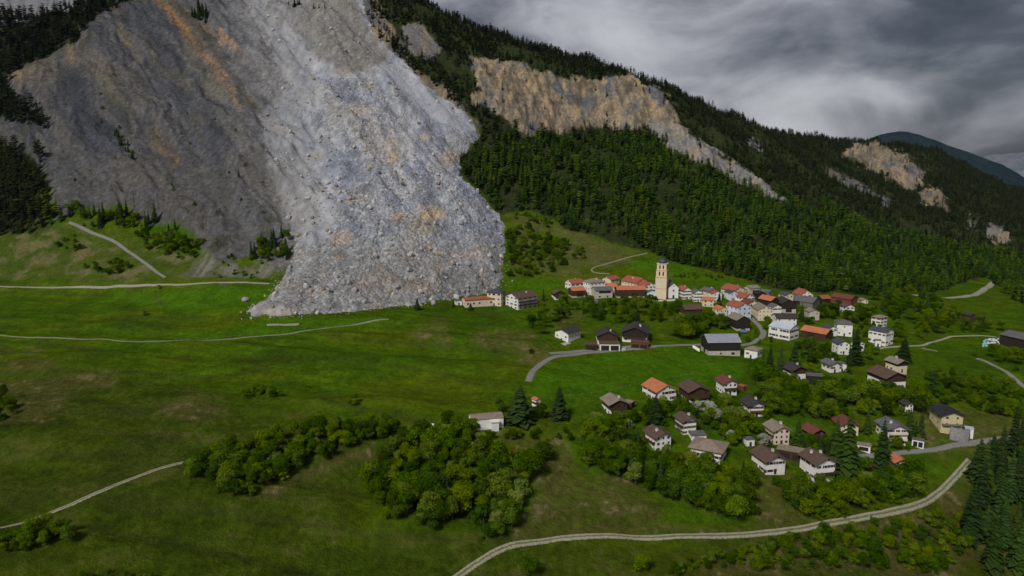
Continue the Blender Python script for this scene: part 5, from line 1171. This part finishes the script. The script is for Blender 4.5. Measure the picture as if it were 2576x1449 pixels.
def grove(poly, n, mix, hr, label, group, seed, space=.62, strict=True, wide=(.78, 1.35)):
    """individual trees inside an area of the photograph; mix = {kind: share}"""
    wp = [ground(*q)[:2] for q in poly]; xs = [p[0] for p in wp]; ys = [p[1] for p in wp]
    rr = random.Random(seed); got = []; kinds = list(mix); wts = list(mix.values()); tries = 0
    while len(got) < n and tries < n * 60:
        tries += 1; x = rr.uniform(min(xs), max(xs)); y = rr.uniform(min(ys), max(ys))
        if not inpoly(np.array([x]), np.array([y]), wp)[0]: continue
        k = rr.choices(kinds, wts)[0]; h = hr[k][0] * .8 + (hr[k][1] * 1.12 - hr[k][0] * .8) * rr.betavariate(1.5, 2.0); rad = h * (.17 if k == 'spruce' else .42)
        if any((x - a) ** 2 + (y - b_) ** 2 < ((rad + c_) * space) ** 2 for a, b_, c_ in got): continue
        if not clear(x, y, rad): continue
        if strict and hides(x, y, h): continue
        got.append((x, y, rad))
        nm = {'leaf': 'green broadleaf tree', 'pale': 'light green broadleaf tree', 'spruce': 'dark spruce', 'bush': 'green shrub', 'blossom': 'white-blossomed tree'}[k]
        pxx, pyy = project(x, y, hz(x, y)); ppx = [q[0] for q in poly]; ppy = [q[1] for q in poly]
        fx_ = (pxx - min(ppx)) / (max(ppx) - min(ppx)); fy_ = (pyy - min(ppy)) / (max(ppy) - min(ppy))
        side = ('left' if fx_ < .34 else 'middle' if fx_ < .67 else 'right') if n >= 9 else ''; ud = ('upper ' if fy_ < .5 else 'lower ') if n >= 20 else ''
        part = (', ' + ud + side + ' part') if side else ''
        PEND.append((k, float(x), float(y), h, (('tall ' if h > (hr[k][0] + hr[k][1]) * .5 else 'small ') if n >= 20 and k != 'pale' else '') + nm + ' ' + label + part, rr.uniform(*wide)))
def one(kind, px_, py_, h, label, wide=1.0, idx=None):
    x, y, _ = ground(px_, py_); tree(kind, x, y, h, label, None, wide, idx)

# single trees that stand out
one('spruce', 1308, 1064, 19, 'broad dark spruce between the white cottage and the road', 2.0, 3)
one('leaf', 1362, 1052, 8, 'round green tree at the foot of the broad spruce by the road', 1.25, 4)
one('spruce', 1406, 1052, 17, 'dark spruce standing right of the road end at the bright field', 1.65, 1)
one('spruce', 1648, 1064, 15, 'dark bushy spruce in front of the orange-roofed white house', 1.4, 3)
one('leaf', 1905, 962, 15, 'large round green tree at the right corner of the bright field', 1.15, 4)
one('spruce', 1936, 935, 17, 'left dark spruce of the three behind the round tree', 1.2, 0)
one('spruce', 1962, 938, 18, 'middle dark spruce of the three behind the round tree', 1.0, 2)
one('spruce', 1996, 928, 18, 'right spruce of the three behind the round tree', 1.3, 1)
one('spruce', 2078, 918, 13, 'small dark spruce left of the white slate-roofed house', 1.1, 0)
one('spruce', 2150, 916, 24, 'tall broad spruce right of the white slate-roofed house', 1.25, 1)
one('spruce', 2272, 912, 17, 'dense rounded dark spruce beside the right field path', 1.7, 3)
one('spruce', 2345, 990, 15, 'dark spruce among the bushes on the right slope', 1.6, 3)
one('spruce', 2128, 1212, 34, 'tallest dark spruce in the lower hamlet', 1.1, 0)
one('spruce', 2100, 1150, 20, 'dark spruce just left of the tallest one', 1.2, 1)
one('spruce', 2215, 1185, 26, 'dark spruce left of the orange-roofed white chalet', 1.2, 2)
one('spruce', 2180, 1092, 14, 'spruce beside the grey-roofed white chalet', 1.1, 0)
one('leaf', 2160, 1195, 9, 'round green tree before the rust-roofed chalet', 1.2)
one('leaf', 1478, 1165, 10, 'light green tree alone at the left of the lower wooded slope', 1.15)
one('pale', 1481, 1168, 8, 'bright yellow-green tree on the edge of the brown slope', 1.1, 0)
one('spruce', 1050, 780, 10, 'small dark conifer left of the school by the slide', 1.4, 3)
one('spruce', 1140, 772, 6, 'tiny conifer left of the pale shed', 1.3, 2)
one('spruce', 1184, 780, 6, 'dark bush-like conifer before the school wing', 1.9, 3)
one('spruce', 1367, 757, 11, 'slim conifer right of the large white chalet', 1.1, 2)
one('spruce', 1808, 778, 14, 'dark spruce between the church row and the right cluster', 1.4, 1)
one('leaf', 1126, 1078, 9, 'feathery green tree left of the white cottage', 1.1)
one('bush', 890, 1016, 5, 'single round bush on the open meadow', 1.2)
one('bush', 1336, 888, 3.0, 'dark low bush on the meadow knoll', 1.4)
one('leaf', 1330, 1452, 7, 'bright green tree cut by the bottom edge of the picture', 1.3, 1)
one('leaf', 1612, 1440, 7, 'small green tree on the bottom slope below the track', 1.1, 2)
one('bush', 367, 793, 3, 'small dark bush in the meadow gully', 1.4)
one('bush', 402, 726, 3, 'small dark bush on the pale road', 1.2)
one('leaf', 1255, 1040, 10, 'greyish bare-looking tree behind the white cottage', .8)
# belts and groves
HR = {'leaf': (6.5, 11.5), 'pale': (6.5, 10), 'spruce': (10, 17), 'bush': (2.4, 4.6), 'blossom': (5, 7.5)}
grove([(455, 1205), (540, 1152), (640, 1114), (760, 1100), (900, 1080), (985, 1064), (1000, 1095), (880, 1130), (800, 1168), (700, 1212), (620, 1244), (562, 1258), (540, 1226)], 170, {'leaf': .8, 'bush': .2}, {**HR, 'leaf': (5.5, 8.5)}, 'in the long lower left hedge', 'of the long hedge', 301, .36)
grove([(930, 1200), (960, 1150), (1010, 1110), (1090, 1100), (1210, 1105), (1235, 1150), (1330, 1150), (1390, 1150), (1395, 1195), (1330, 1235), (1300, 1290), (1285, 1350), (1210, 1365), (1180, 1300), (1100, 1330), (1040, 1335), (960, 1300), (925, 1250)], 151, {'leaf': .82, 'pale': .10, 'bush': .08}, HR, 'in the grove below the white cottage', 'of the grove below the cottage', 302, .46)
grove([(1000, 1090), (1120, 1090), (1230, 1092), (1290, 1085), (1400, 1085), (1460, 1100), (1440, 1120), (1330, 1110), (1200, 1115), (1040, 1118)], 29, {'leaf': .7, 'bush': .2, 'pale': .1}, {**HR, 'leaf': (3.2, 5.5), 'pale': (3.5, 5.5), 'bush': (2, 3)}, 'around the white cottage garden', 'around the cottage garden', 303, .6)
grove([(1470, 1180), (1500, 1100), (1600, 1110), (1640, 1150), (1750, 1180), (1870, 1200), (1900, 1240), (1905, 1300), (1840, 1312), (1750, 1285), (1650, 1245), (1560, 1205)], 124, {'leaf': .74, 'spruce': .08, 'pale': .08, 'bush': .10}, HR, 'on the wooded slope below the hamlet', 'of the slope below the hamlet', 304, .46)
grove([(1325, 840), (1340, 785), (1390, 768), (1450, 758), (1560, 772), (1640, 766), (1710, 778), (1712, 822), (1640, 818), (1560, 822), (1480, 806), (1440, 790), (1380, 815), (1375, 845)], 78, {'leaf': .8, 'spruce': .07, 'bush': .08, 'blossom': .05}, {**HR, 'leaf': (6, 11), 'spruce': (8, 13)}, 'on the bank below the church', 'of the church bank', 305, .46)
grove([(1690, 850), (1700, 800), (1760, 800), (1815, 780), (1825, 830), (1780, 835), (1745, 858)], 35, {'leaf': .9, 'bush': .1}, {**HR, 'leaf': (7, 12)}, 'left of the lane behind the big barn', 'behind the big barn', 306, .46)
grove([(2000, 800), (2010, 770), (2080, 772), (2180, 776), (2200, 800), (2150, 815), (2070, 805), (2030, 825)], 37, {'leaf': .85, 'spruce': .15}, {**HR, 'leaf': (6, 11)}, 'below the right end of the village', 'below the village end', 307, .46)
grove([(2190, 790), (2200, 745), (2290, 745), (2360, 760), (2420, 800), (2520, 830), (2500, 840), (2360, 842), (2330, 855), (2250, 850), (2240, 815)], 121, {'leaf': .72, 'bush': .2, 'spruce': .08}, HR, 'on the slope right of the village', 'of the slope right of the village', 308, .46)
grove([(1900, 1000), (1960, 965), (2060, 970), (2170, 985), (2300, 990), (2330, 1040), (2250, 1050), (2150, 1050), (2060, 1060), (1990, 1050), (1930, 1060)], 121, {'leaf': .8, 'pale': .06, 'bush': .1, 'spruce': .04}, HR, 'in the thicket above the lower hamlet', 'of the hamlet thicket', 309, .46)
grove([(1480, 1100), (1500, 1060), (1600, 1055), (1640, 1020), (1700, 1030), (1760, 1020), (1850, 1020), (1880, 1060), (1920, 1120), (1880, 1150), (1840, 1130), (1780, 1070), (1700, 1060), (1620, 1075)], 86, {'leaf': .66, 'pale': .12, 'bush': .14, 'blossom': .08}, {**HR, 'leaf': (4.5, 8.5)}, 'in the lower hamlet gardens', 'of the hamlet gardens', 310, .46)
grove([(1990, 1120), (2060, 1110), (2100, 1120), (2200, 1130), (2300, 1090), (2330, 1110), (2300, 1140), (2220, 1150), (2120, 1160), (2030, 1150)], 45, {'leaf': .5, 'spruce': .35, 'bush': .15}, {**HR, 'spruce': (9, 15)}, 'beside the hamlet street', 'beside the hamlet street', 311, .6)
grove([(1950, 1225), (2010, 1220), (2110, 1235), (2220, 1215), (2300, 1200), (2330, 1250), (2270, 1275), (2150, 1298), (2040, 1315), (1990, 1280)], 99, {'leaf': .7, 'bush': .25, 'pale': .05}, HR, 'on the slope above the bottom track', 'above the bottom track', 312, .46)
grove([(1640, 1449), (1800, 1400), (1950, 1365), (2130, 1335), (2270, 1310), (2400, 1290), (2440, 1380), (2350, 1449)], 175, {'leaf': .45, 'bush': .55}, {**HR, 'leaf': (4, 7)}, 'below the bottom track', 'below the bottom track', 313, .5)
grove([(2440, 1240), (2480, 1160), (2520, 1130), (2640, 1120), (2680, 1449), (2500, 1470), (2450, 1380), (2420, 1310)], 66, {'spruce': .86, 'leaf': .14}, {**HR, 'spruce': (10, 27)}, 'in the lower right corner wood', 'of the lower right wood', 314, .62)
grove([(1275, 700), (1268, 600), (1290, 575), (1350, 590), (1390, 600), (1460, 625), (1470, 650), (1420, 672), (1380, 690), (1320, 702)], 108, {'leaf': .7, 'bush': .3}, {**HR, 'leaf': (6, 10)}, 'between the slide and the village', 'between slide and village', 315, .5)
grove([(1270, 530), (1340, 540), (1420, 560), (1480, 590), (1400, 575), (1300, 572)], 18, {'bush': .5, 'leaf': .5}, {**HR, 'leaf': (5, 8)}, 'at the foot of the middle wood', 'at the wood foot', 316, .6)
grove([(340, 600), (380, 580), (440, 590), (510, 612), (515, 640), (480, 656), (420, 645), (360, 630)], 54, {'leaf': .75, 'bush': .25}, {**HR, 'leaf': (5, 9)}, 'in the thicket under the bare slope', 'of the large thicket', 317, .5)
grove([(205, 675), (240, 655), (300, 655), (325, 680), (300, 694), (240, 694)], 16, {'leaf': .8, 'bush': .2}, {**HR, 'leaf': (5, 8)}, 'in the clump on the upper left meadow', 'of the upper left clump', 318, .5)
grove([(125, 610), (180, 590), (215, 620), (210, 640), (165, 632)], 10, {'bush': .6, 'leaf': .4}, {**HR, 'leaf': (4, 6)}, 'beside the diagonal track', 'beside the diagonal track', 319, .5)
grove([(150, 555), (195, 520), (250, 530), (330, 545), (400, 560), (480, 600), (400, 590), (320, 575), (200, 570)], 35, {'spruce': .5, 'leaf': .3, 'bush': .2}, {**HR, 'spruce': (12, 20)}, 'above the diagonal track', 'above the diagonal track', 320, .6, False)
grove([(630, 655), (650, 615), (690, 590), (722, 600), (735, 650), (700, 662)], 27, {'spruce': .55, 'leaf': .45}, {**HR, 'spruce': (10, 18)}, 'at the left slide edge', 'at the left edge of the slide', 321, .5, False)
grove([(520, 655), (600, 640), (660, 660), (640, 700), (540, 700)], 13, {'bush': 1}, HR, 'on the eroded bank above the pale road', 'of the eroded bank', 322, .8)
grove([(590, 1003), (625, 985), (710, 982), (715, 998), (640, 1006)], 18, {'bush': .8, 'leaf': .2}, {**HR, 'leaf': (4, 5.5), 'bush': (3, 4.5)}, 'in the short bush row', 'of the short bush row', 323, .45)
grove([(-20, 1395), (20, 1345), (110, 1320), (175, 1335), (170, 1365), (80, 1395)], 27, {'leaf': .6, 'bush': .4}, {**HR, 'leaf': (4, 7)}, 'in the lower left corner thicket', 'of the lower left thicket', 324, .5)
grove([(-30, 1060), (-20, 990), (30, 985), (45, 1030), (10, 1060)], 12, {'leaf': .7, 'bush': .3}, {**HR, 'leaf': (4, 7)}, 'at the left edge of the picture', 'at the left edge', 325, .5)
grove([(200, 1449), (320, 1440), (420, 1449), (440, 1470), (200, 1470)], 13, {'bush': 1}, {**HR, 'bush': (2, 3)}, 'at the bottom left edge of the picture', 'at the bottom left edge', 326, .6)
grove([(2330, 960), (2440, 940), (2520, 960), (2576, 1000), (2576, 1060), (2480, 1040), (2400, 1010), (2350, 1040), (2310, 1010)], 89, {'leaf': .5, 'bush': .5}, {**HR, 'leaf': (4, 8)}, 'above the yellow house', 'above the yellow house', 327, .6)
grove([(1680, 695), (1720, 688), (1830, 700), (1820, 710), (1700, 700)], 16, {'bush': 1}, {**HR, 'bush': (2, 3.5)}, 'in the bush line on the meadow behind the church', 'behind the church', 328, .5)
grove([(2440, 900), (2500, 905), (2560, 950), (2576, 900), (2520, 880)], 13, {'leaf': .6, 'bush': .4}, HR, 'below the farm barn at the right', 'below the farm barn', 329, .6)
grove([(270, 330), (300, 310), (345, 400), (345, 420), (320, 400)], 16, {'bush': .4, 'spruce': .6}, {**HR, 'spruce': (7, 12)}, 'on the bare left slope', 'on the bare slope', 330, .8, False)
grove([(480, 45), (500, 20), (525, 40), (520, 65)], 13, {'spruce': 1}, {**HR, 'spruce': (12, 20)}, 'in the high clump beside the orange gully', 'beside the orange gully', 331, .6, False)

grove([(1990, 900), (2000, 858), (2080, 862), (2150, 880), (2200, 890), (2180, 920), (2130, 945), (2060, 950), (2010, 930)], 34, {'leaf': .6, 'bush': .3, 'spruce': .1}, {**HR, 'leaf': (4, 8)}, 'among the right-hand chalets', 'x', 332, .5)
grove([(2130, 830), (2180, 800), (2250, 840), (2300, 860), (2250, 866), (2180, 880), (2140, 870)], 22, {'leaf': .7, 'bush': .3}, {**HR, 'leaf': (4, 8)}, 'round the dark-roofed white house', 'x', 333, .5)
grove([(1845, 840), (1900, 800), (1960, 800), (1990, 830), (1960, 870), (1900, 868), (1860, 850)], 18, {'leaf': .5, 'bush': .5}, {**HR, 'leaf': (4, 7)}, 'beside the lane', 'x', 334, .6)
grove([(1640, 1040), (1660, 1015), (1800, 1000), (1870, 1050), (1900, 1100), (1860, 1130), (1780, 1080), (1700, 1100)], 30, {'leaf': .6, 'bush': .25, 'spruce': .15}, {**HR, 'leaf': (4, 8), 'spruce': (7, 11)}, 'between the white chalets', 'x', 335, .5)
grove([(60, 420), (120, 200), (300, 120), (460, 200), (600, 330), (690, 520), (640, 600), (500, 540), (330, 500), (180, 500)], 30, {'bush': .75, 'spruce': .25}, {**HR, 'spruce': (5, 9), 'bush': (2, 4)}, 'scattered on the bare left face', 'x', 336, 1.5, False)
grove([(700, 10), (760, 25), (830, 45), (800, 20)], 12, {'bush': .3, 'spruce': .7}, {**HR, 'spruce': (6, 11), 'bush': (2, 4)}, 'on the ledge high above the slide', 'x', 337, .8, False)
# the 270 broadleaf trees and 260 shrubs that show largest are things of their own, the others one mass each
def in_view(x, y):
    a_, b_ = project(x, y, hz(x, y)); return -20 < a_ < 2596 and -20 < b_ < 1500
SMALL = {'leaf': [], 'bush': []}
for kinds, most, key in ((('leaf', 'pale', 'blossom'), 270, 'leaf'), (('bush',), 260, 'bush'), (('spruce',), 280, None)):
    lst = sorted((q for q in PEND if q[0] in kinds), key=lambda q: -(q[3] / math.hypot(q[1], q[2])) - (1 if q[0] in ('pale', 'blossom') else 0) + (0 if in_view(q[1], q[2]) else 9))
    for q in lst[:most]:
        if not in_view(q[1], q[2]) and q[0] != 'spruce': continue
        tree(q[0], q[1], q[2], q[3], q[4], q[4], q[5])
    if key: SMALL[key] = lst[most:]
# ------------------------------------------------------------------ the woods on the mountain
P_DARKW = [[(0, 30), (60, 45), (150, 25), (250, -10), (340, -60), (330, 0), (250, 40), (185, 105), (100, 150), (30, 180), (20, 235), (-20, 240), (-200, 200), (-200, 40)], [(-40, 200), (25, 235), (100, 285), (135, 330), (90, 320), (0, 300), (-60, 300)],
           [(-80, 350), (20, 355), (60, 400), (100, 440), (128, 500), (158, 565), (60, 585), (-80, 600)], [(90, 380), (105, 375), (110, 430), (98, 425)]]
def wood_points(spacing, seed, xr, yr, test):
    rs = np.random.RandomState(seed)
    gx_ = np.arange(xr[0], xr[1], spacing); gy_ = np.arange(yr[0], yr[1], spacing)
    X, Y = np.meshgrid(gx_, gy_); X = X.ravel() + rs.uniform(-.46, .46, X.size) * spacing; Y = Y.ravel() + rs.uniform(-.46, .46, Y.size) * spacing
    ok = (np.abs(X / Y) < .98); X, Y = X[ok], Y[ok]
    Z = hz(X, Y); px_, py_ = project(X, Y, Z)
    w = test(X, Y, px_, py_)
    return X[w], Y[w], Z[w], px_[w], py_[w]
CL = [P_CLIFF, P_SCREE, P_CLIFF2, P_CLIFF3, P_STRIP] + P_ROCKS
def t_main(X, Y, px_, py_):
    qx, qy = warp(px_, py_, X, Y, 13, 30, 100)
    ok = (sdist(*warp(px_, py_, X, Y, 8, 40, 80), P_FOREST) > 0) & (slide_h(X, Y) < hz(X, Y))
    rs = np.random.RandomState(5); r = rs.rand(len(X))
    for pl in CL:
        d = sdist(qx, qy, pl); ok &= (d < -1.5) | ((d < 3) & (r < .3)) | (r < .022)
    # thin the wood in irregular patches
    return ok & (fbm(X / 70, Y / 70, 400, 3) + .9 > r * 1.2)
def t_dark(X, Y, px_, py_):
    ok = np.zeros(len(X), bool)
    for pl in P_DARKW: ok |= inpoly(px_ + 6 * perlin(X / 20, Y / 20, 3), py_ + 6 * perlin(X / 20, Y / 20, 4), pl)
    return ok & (slide_h(X, Y) < hz(X, Y))
X1, Y1_, Z1_, px1, py1 = wood_points(5.5, 11, (-200, 2000), (560, 2450), t_main)
X3, Y3, Z3, px3, py3 = wood_points(5.6, 12, (-900, -150), (560, 1330), t_dark)
# hidden far side of the ridge is left bare
rs = np.random.RandomState(77)
def seen(X, Y, Z, h):
    """is the tree's top above the terrain along the line of sight?"""
    ok = np.ones(len(X), bool); zt = Z + h
    for f in np.linspace(.55, .985, 40):
        ok &= (CAM_Z + (zt - CAM_Z) * f > hz(X * f, Y * f) - 3)
    return ok
h1 = 6.5 + 12.5 * rs.beta(1.6, 1.6, len(X1)) * (1 + .25 * perlin(X1 / 45, Y1_ / 45, 31)); h3 = 8 + 12 * rs.beta(2, 1.6, len(X3))
upper = (py1 < np.interp(px1, [900, 1300, 1700, 2000, 2300, 2600], [600, 330, 360, 500, 600, 660]) + 25 * perlin(X1 / 60, Y1_ / 60, 9))
h1 = np.where(upper, h1 * .78, h1)
k = seen(X1, Y1_, Z1_, h1); X1, Y1_, Z1_, px1, py1, h1, upper = (a[k] for a in (X1, Y1_, Z1_, px1, py1, h1, upper))
k = seen(X3, Y3, Z3, h3) & (py3 > -120); X3, Y3, Z3, px3, py3, h3 = (a[k] for a in (X3, Y3, Z3, px3, py3, h3))
inf = (px1 > 0) & (px1 < 2576) & (py1 > 0)
size = np.where(inf, h1 / Y1_, 0)
NIND = 200
big_ = set(np.argsort(-size * np.where(upper, .01, 1))[:NIND].tolist())
inf3 = (px3 > 0) & (py3 > 20); big3 = set(np.argsort(-np.where(inf3, h3 / Y3, 0))[:60].tolist())
for lst, Xa, Ya, Za, ha, ms, lb, gp in ((big_, X1, Y1_, Z1_, h1, FARC, 'conifer fronting the big wood', 'conifers at the front of the big wood'), (big3, X3, Y3, Z3, h3, FARD, 'dark conifer in the black wood at the left edge', 'conifers of the left wood')):
    for i in sorted(lst):
        o = bpy.data.objects.new('conifer_tree', ms[i % len(ms)]); col.objects.link(o)
        o.location = (Xa[i], Ya[i], Za[i] - .3); o.rotation_euler = (0, 0, i * 1.7); w = ha[i] * (0.9 + .3 * ((i * 37) % 10) / 10); o.scale = (w, w, ha[i])
        q_ = float(project(Xa[i], Ya[i], Za[i])[0])
        if Xa is X1: l_ = lb + (', left of the dry slope' if q_ < 1270 else ' above the dry slope left of the church' if q_ < 1480 else ' left of the church tower' if q_ < 1650 else ' above the meadow right of the church tower' if q_ < 1830 else ' above the right village cluster' if q_ < 2010 else ' behind the last barns of the village' if q_ < 2190 else ' near the river road at right')
        else: l_ = lb + (', upper part' if project(Xa[i], Ya[i], Za[i])[1] < 320 else ', lower part')
        l_ = ('tall ' if ha[i] > 15.5 else 'low ') + l_
        tag(o, l_, 'tree', l_)
def gn_wood(name, label, pts, meshes, heights, seed):
    """one mass of trees: points carrying instances"""
    coll = bpy.data.collections.new(name + '_kinds')
    for k_, m_ in enumerate(meshes):
        coll.objects.link(bpy.data.objects.new(name + '_kind', m_))
    me = bpy.data.meshes.new(name); me.vertices.add(len(pts)); me.vertices.foreach_set('co', np.asarray(pts, np.float32).ravel())
    a = me.attributes.new('hgt', 'FLOAT', 'POINT'); a.data.foreach_set('value', np.asarray(heights, np.float32))
    rr = np.random.RandomState(seed)
    a = me.attributes.new('rot', 'FLOAT', 'POINT'); a.data.foreach_set('value', rr.uniform(0, 6.28, len(pts)).astype(np.float32))
    a = me.attributes.new('wid', 'FLOAT', 'POINT'); a.data.foreach_set('value', (heights * rr.uniform(.85, 1.25, len(pts))).astype(np.float32))
    a = me.attributes.new('pick', 'INT', 'POINT'); a.data.foreach_set('value', rr.randint(0, len(meshes), len(pts)).astype(np.int32))
    me.update()
    o = bpy.data.objects.new(name, me); col.objects.link(o); tag(o, label, kind='stuff')
    g = bpy.data.node_groups.new(name, 'GeometryNodeTree')
    g.interface.new_socket('Geometry', in_out='INPUT', socket_type='NodeSocketGeometry'); g.interface.new_socket('Geometry', in_out='OUTPUT', socket_type='NodeSocketGeometry')
    gi = g.nodes.new('NodeGroupInput'); go = g.nodes.new('NodeGroupOutput'); ip = g.nodes.new('GeometryNodeInstanceOnPoints'); ci = g.nodes.new('GeometryNodeCollectionInfo')
    ci.inputs['Collection'].default_value = coll; ci.inputs['Separate Children'].default_value = True; ci.inputs['Reset Children'].default_value = True
    def na(n_, ty):
        q = g.nodes.new('GeometryNodeInputNamedAttribute'); q.data_type = ty; q.inputs['Name'].default_value = n_; return q.outputs[0]
    cs = g.nodes.new('ShaderNodeCombineXYZ'); w_ = na('wid', 'FLOAT'); g.links.new(w_, cs.inputs[0]); g.links.new(w_, cs.inputs[1]); g.links.new(na('hgt', 'FLOAT'), cs.inputs[2])
    cr2 = g.nodes.new('ShaderNodeCombineXYZ'); g.links.new(na('rot', 'FLOAT'), cr2.inputs[2])
    m2p = g.nodes.new('GeometryNodeMeshToPoints'); g.links.new(gi.outputs[0], m2p.inputs['Mesh'])
    g.links.new(m2p.outputs[0], ip.inputs['Points']); g.links.new(ci.outputs[0], ip.inputs['Instance']); ip.inputs['Pick Instance'].default_value = True
    g.links.new(na('pick', 'INT'), ip.inputs['Instance Index']); g.links.new(cr2.outputs[0], ip.inputs['Rotation']); g.links.new(cs.outputs[0], ip.inputs['Scale'])
    g.links.new(ip.outputs[0], go.inputs[0])
    md = o.modifiers.new('trees', 'NODES'); md.node_group = g
    return o
keep_ = np.ones(len(X1), bool); keep_[list(big_)] = False
lo = keep_ & ~upper; hi_ = keep_ & upper
P1 = np.stack([X1, Y1_, Z1_ - .3], -1); P3 = np.stack([X3, Y3, Z3 - .3], -1)
gn_wood('conifer_wood', 'dense green conifer wood on the slope behind the village', P1[lo], FARC, h1[lo], 1)
gn_wood('ridge_wood', 'dark conifer wood along the upper ridge', P1[hi_], FARD, h1[hi_], 2)
k3 = np.ones(len(X3), bool); k3[list(big3)] = False
gn_wood('left_wood', 'black conifer wood at the left edge of the mountain', P3[k3], FARD, h3[k3], 3)
# a few bare dead trunks and light broadleaf crowns mixed into the wood
mx_ = np.where(lo)[0][::23]; gn_wood('light_crowns', 'light green deciduous crowns mixed into the conifer wood', P1[mx_] + np.array([2.5, 1.0, 0]), LEAFL[:1] + LEAF[:3], h1[mx_] * .62, 4)
if SMALL['bush']: gn_wood('small_shrubs', 'many low green shrubs filling the slopes', np.array([(q[1], q[2], hz(q[1], q[2]) - .1) for q in SMALL['bush']]), BUSH, np.array([q[3] for q in SMALL['bush']]), 9)
gn_wood('small_trees', 'many small green broadleaf trees filling the thickets and gardens', np.array([(q[1], q[2], hz(q[1], q[2]) - .1) for q in SMALL['leaf']]), LEAF, np.array([q[3] for q in SMALL['leaf']]), 7)
print('PEND', len(PEND), len(SMALL['leaf']), len(SMALL['bush']))
print('TREES', len(X1), len(X3), sum(1 for o in col.objects if o.get('category') == 'tree'), sum(1 for o in col.objects if o.get('category') == 'shrub'))

# ------------------------------------------------------------------ rocks on the slide
ROCK = [rock_mesh('boulder', 10 + s, m_, 1) for s, m_ in enumerate((M_ROCK, M_ROCKP, M_ROCKP, M_ROCK, M_ROCKT))]
rs = np.random.RandomState(31)
def slide_pts(n, seed):
    rs_ = np.random.RandomState(seed); X = rs_.uniform(sx0, sx1, n * 3); Y = rs_.uniform(sy0, min(sy1, 1150), n * 3)
    d = sdist(X, Y, SL_W); ok = d > 1.0; X, Y = X[ok][:n], Y[ok][:n]
    return X, Y, slide_h(X, Y)
X, Y, Z = slide_pts(9000, 41)
ok = (Z > -1e8) & (np.random.RandomState(3).rand(len(Z)) < np.interp(Y, [480, 640, 760, 1150], [1, 1, .5, .22])); X, Y, Z = X[ok], Y[ok], Z[ok]
px_, py_ = project(X, Y, Z); ok = (py_ > -20); X, Y, Z = X[ok], Y[ok], Z[ok]
# blocks that rolled past the edge of the rubble
rs_ = np.random.RandomState(91); Xe = rs_.uniform(sx0, sx1, 60000); Ye = rs_.uniform(sy0 - 10, 640, 60000); de = sdist(Xe, Ye, SL_W) + rs_.exponential(3.0, 60000) - 3
oke = (sdist(Xe, Ye, SL_W) < 0) & (de > -1.5) & (rs_.rand(60000) < .35); Xe, Ye = Xe[oke][:500], Ye[oke][:500]
X = np.concatenate([X, Xe]); Y = np.concatenate([Y, Ye]); Z = np.concatenate([Z, hz(Xe, Ye)])
s_ = np.clip(rs.pareto(2.2, len(X)) * .5 + .42, .42, 3.4)
order = np.argsort(-s_ / Y); bigr = order[:160]
for i in bigr:
    o = bpy.data.objects.new('boulder', ROCK[i % 5]); col.objects.link(o); o.location = (X[i], Y[i], Z[i] + s_[i] * .25); o.rotation_euler = (i * .7, i * 1.3, i * 2.1); o.scale = (s_[i] * 1.15, s_[i] * .9, s_[i] * .85)
    qx_, qy_ = project(X[i], Y[i], Z[i]); kind_ = 'tan' if i % 5 == 4 else ('whitish' if i % 5 in (1, 2) else 'grey')
    l_ = ('big ' if s_[i] > 2.2 else '') + kind_ + ' boulder on the ' + ('upper chute' if qy_ < 250 else 'middle' if qy_ < 480 else 'lower tongue' if qy_ < 700 else 'toe') + ' of the landslide, ' + ('left side' if qx_ < 860 else 'centre' if qx_ < 1040 else 'right side')
    tag(o, l_, 'boulder', l_)
rest = order[160:]
gn_wood('rubble', 'loose rocks strewn all over the landslide', np.stack([X, Y, Z + .1], -1)[rest], [rock_mesh('rubble_rock', 50 + s, m_, 1) for s, m_ in enumerate((M_ROCK, M_ROCKP, M_ROCK, M_ROCKT))], s_[rest] * .8, 5)
# ------------------------------------------------------------------ the air
hm = bpy.data.materials.new('haze_air'); hm.use_nodes = True; ht = hm.node_tree; ht.nodes.clear()
hv_ = N(ht, 'ShaderNodeVolumePrincipled'); ho = N(ht, 'ShaderNodeOutputMaterial'); ht.links.new(hv_.outputs[0], ho.inputs['Volume'])
hv_.inputs['Color'].default_value = (0.60, 0.76, 1.0, 1); hv_.inputs['Density'].default_value = 1.0e-5; hv_.inputs['Anisotropy'].default_value = 0.2
zs_ = [0.0]
for o in col.objects:
    if o.name.startswith(('hill', 'terrain')):
        q_ = np.empty(len(o.data.vertices) * 3, np.float32); o.data.vertices.foreach_get('co', q_); zs_ += [float(q_[2::3].min()), float(q_[2::3].max())]
zlo, zhi = min(zs_) - 2.0, max(zs_) + 40.0
tag(link(bpy.data.objects.new('haze', MB().box(-11000, 16000, -300, 13500, zlo, zhi).mesh('haze', hm))), 'thin bluish valley air', kind='stuff')
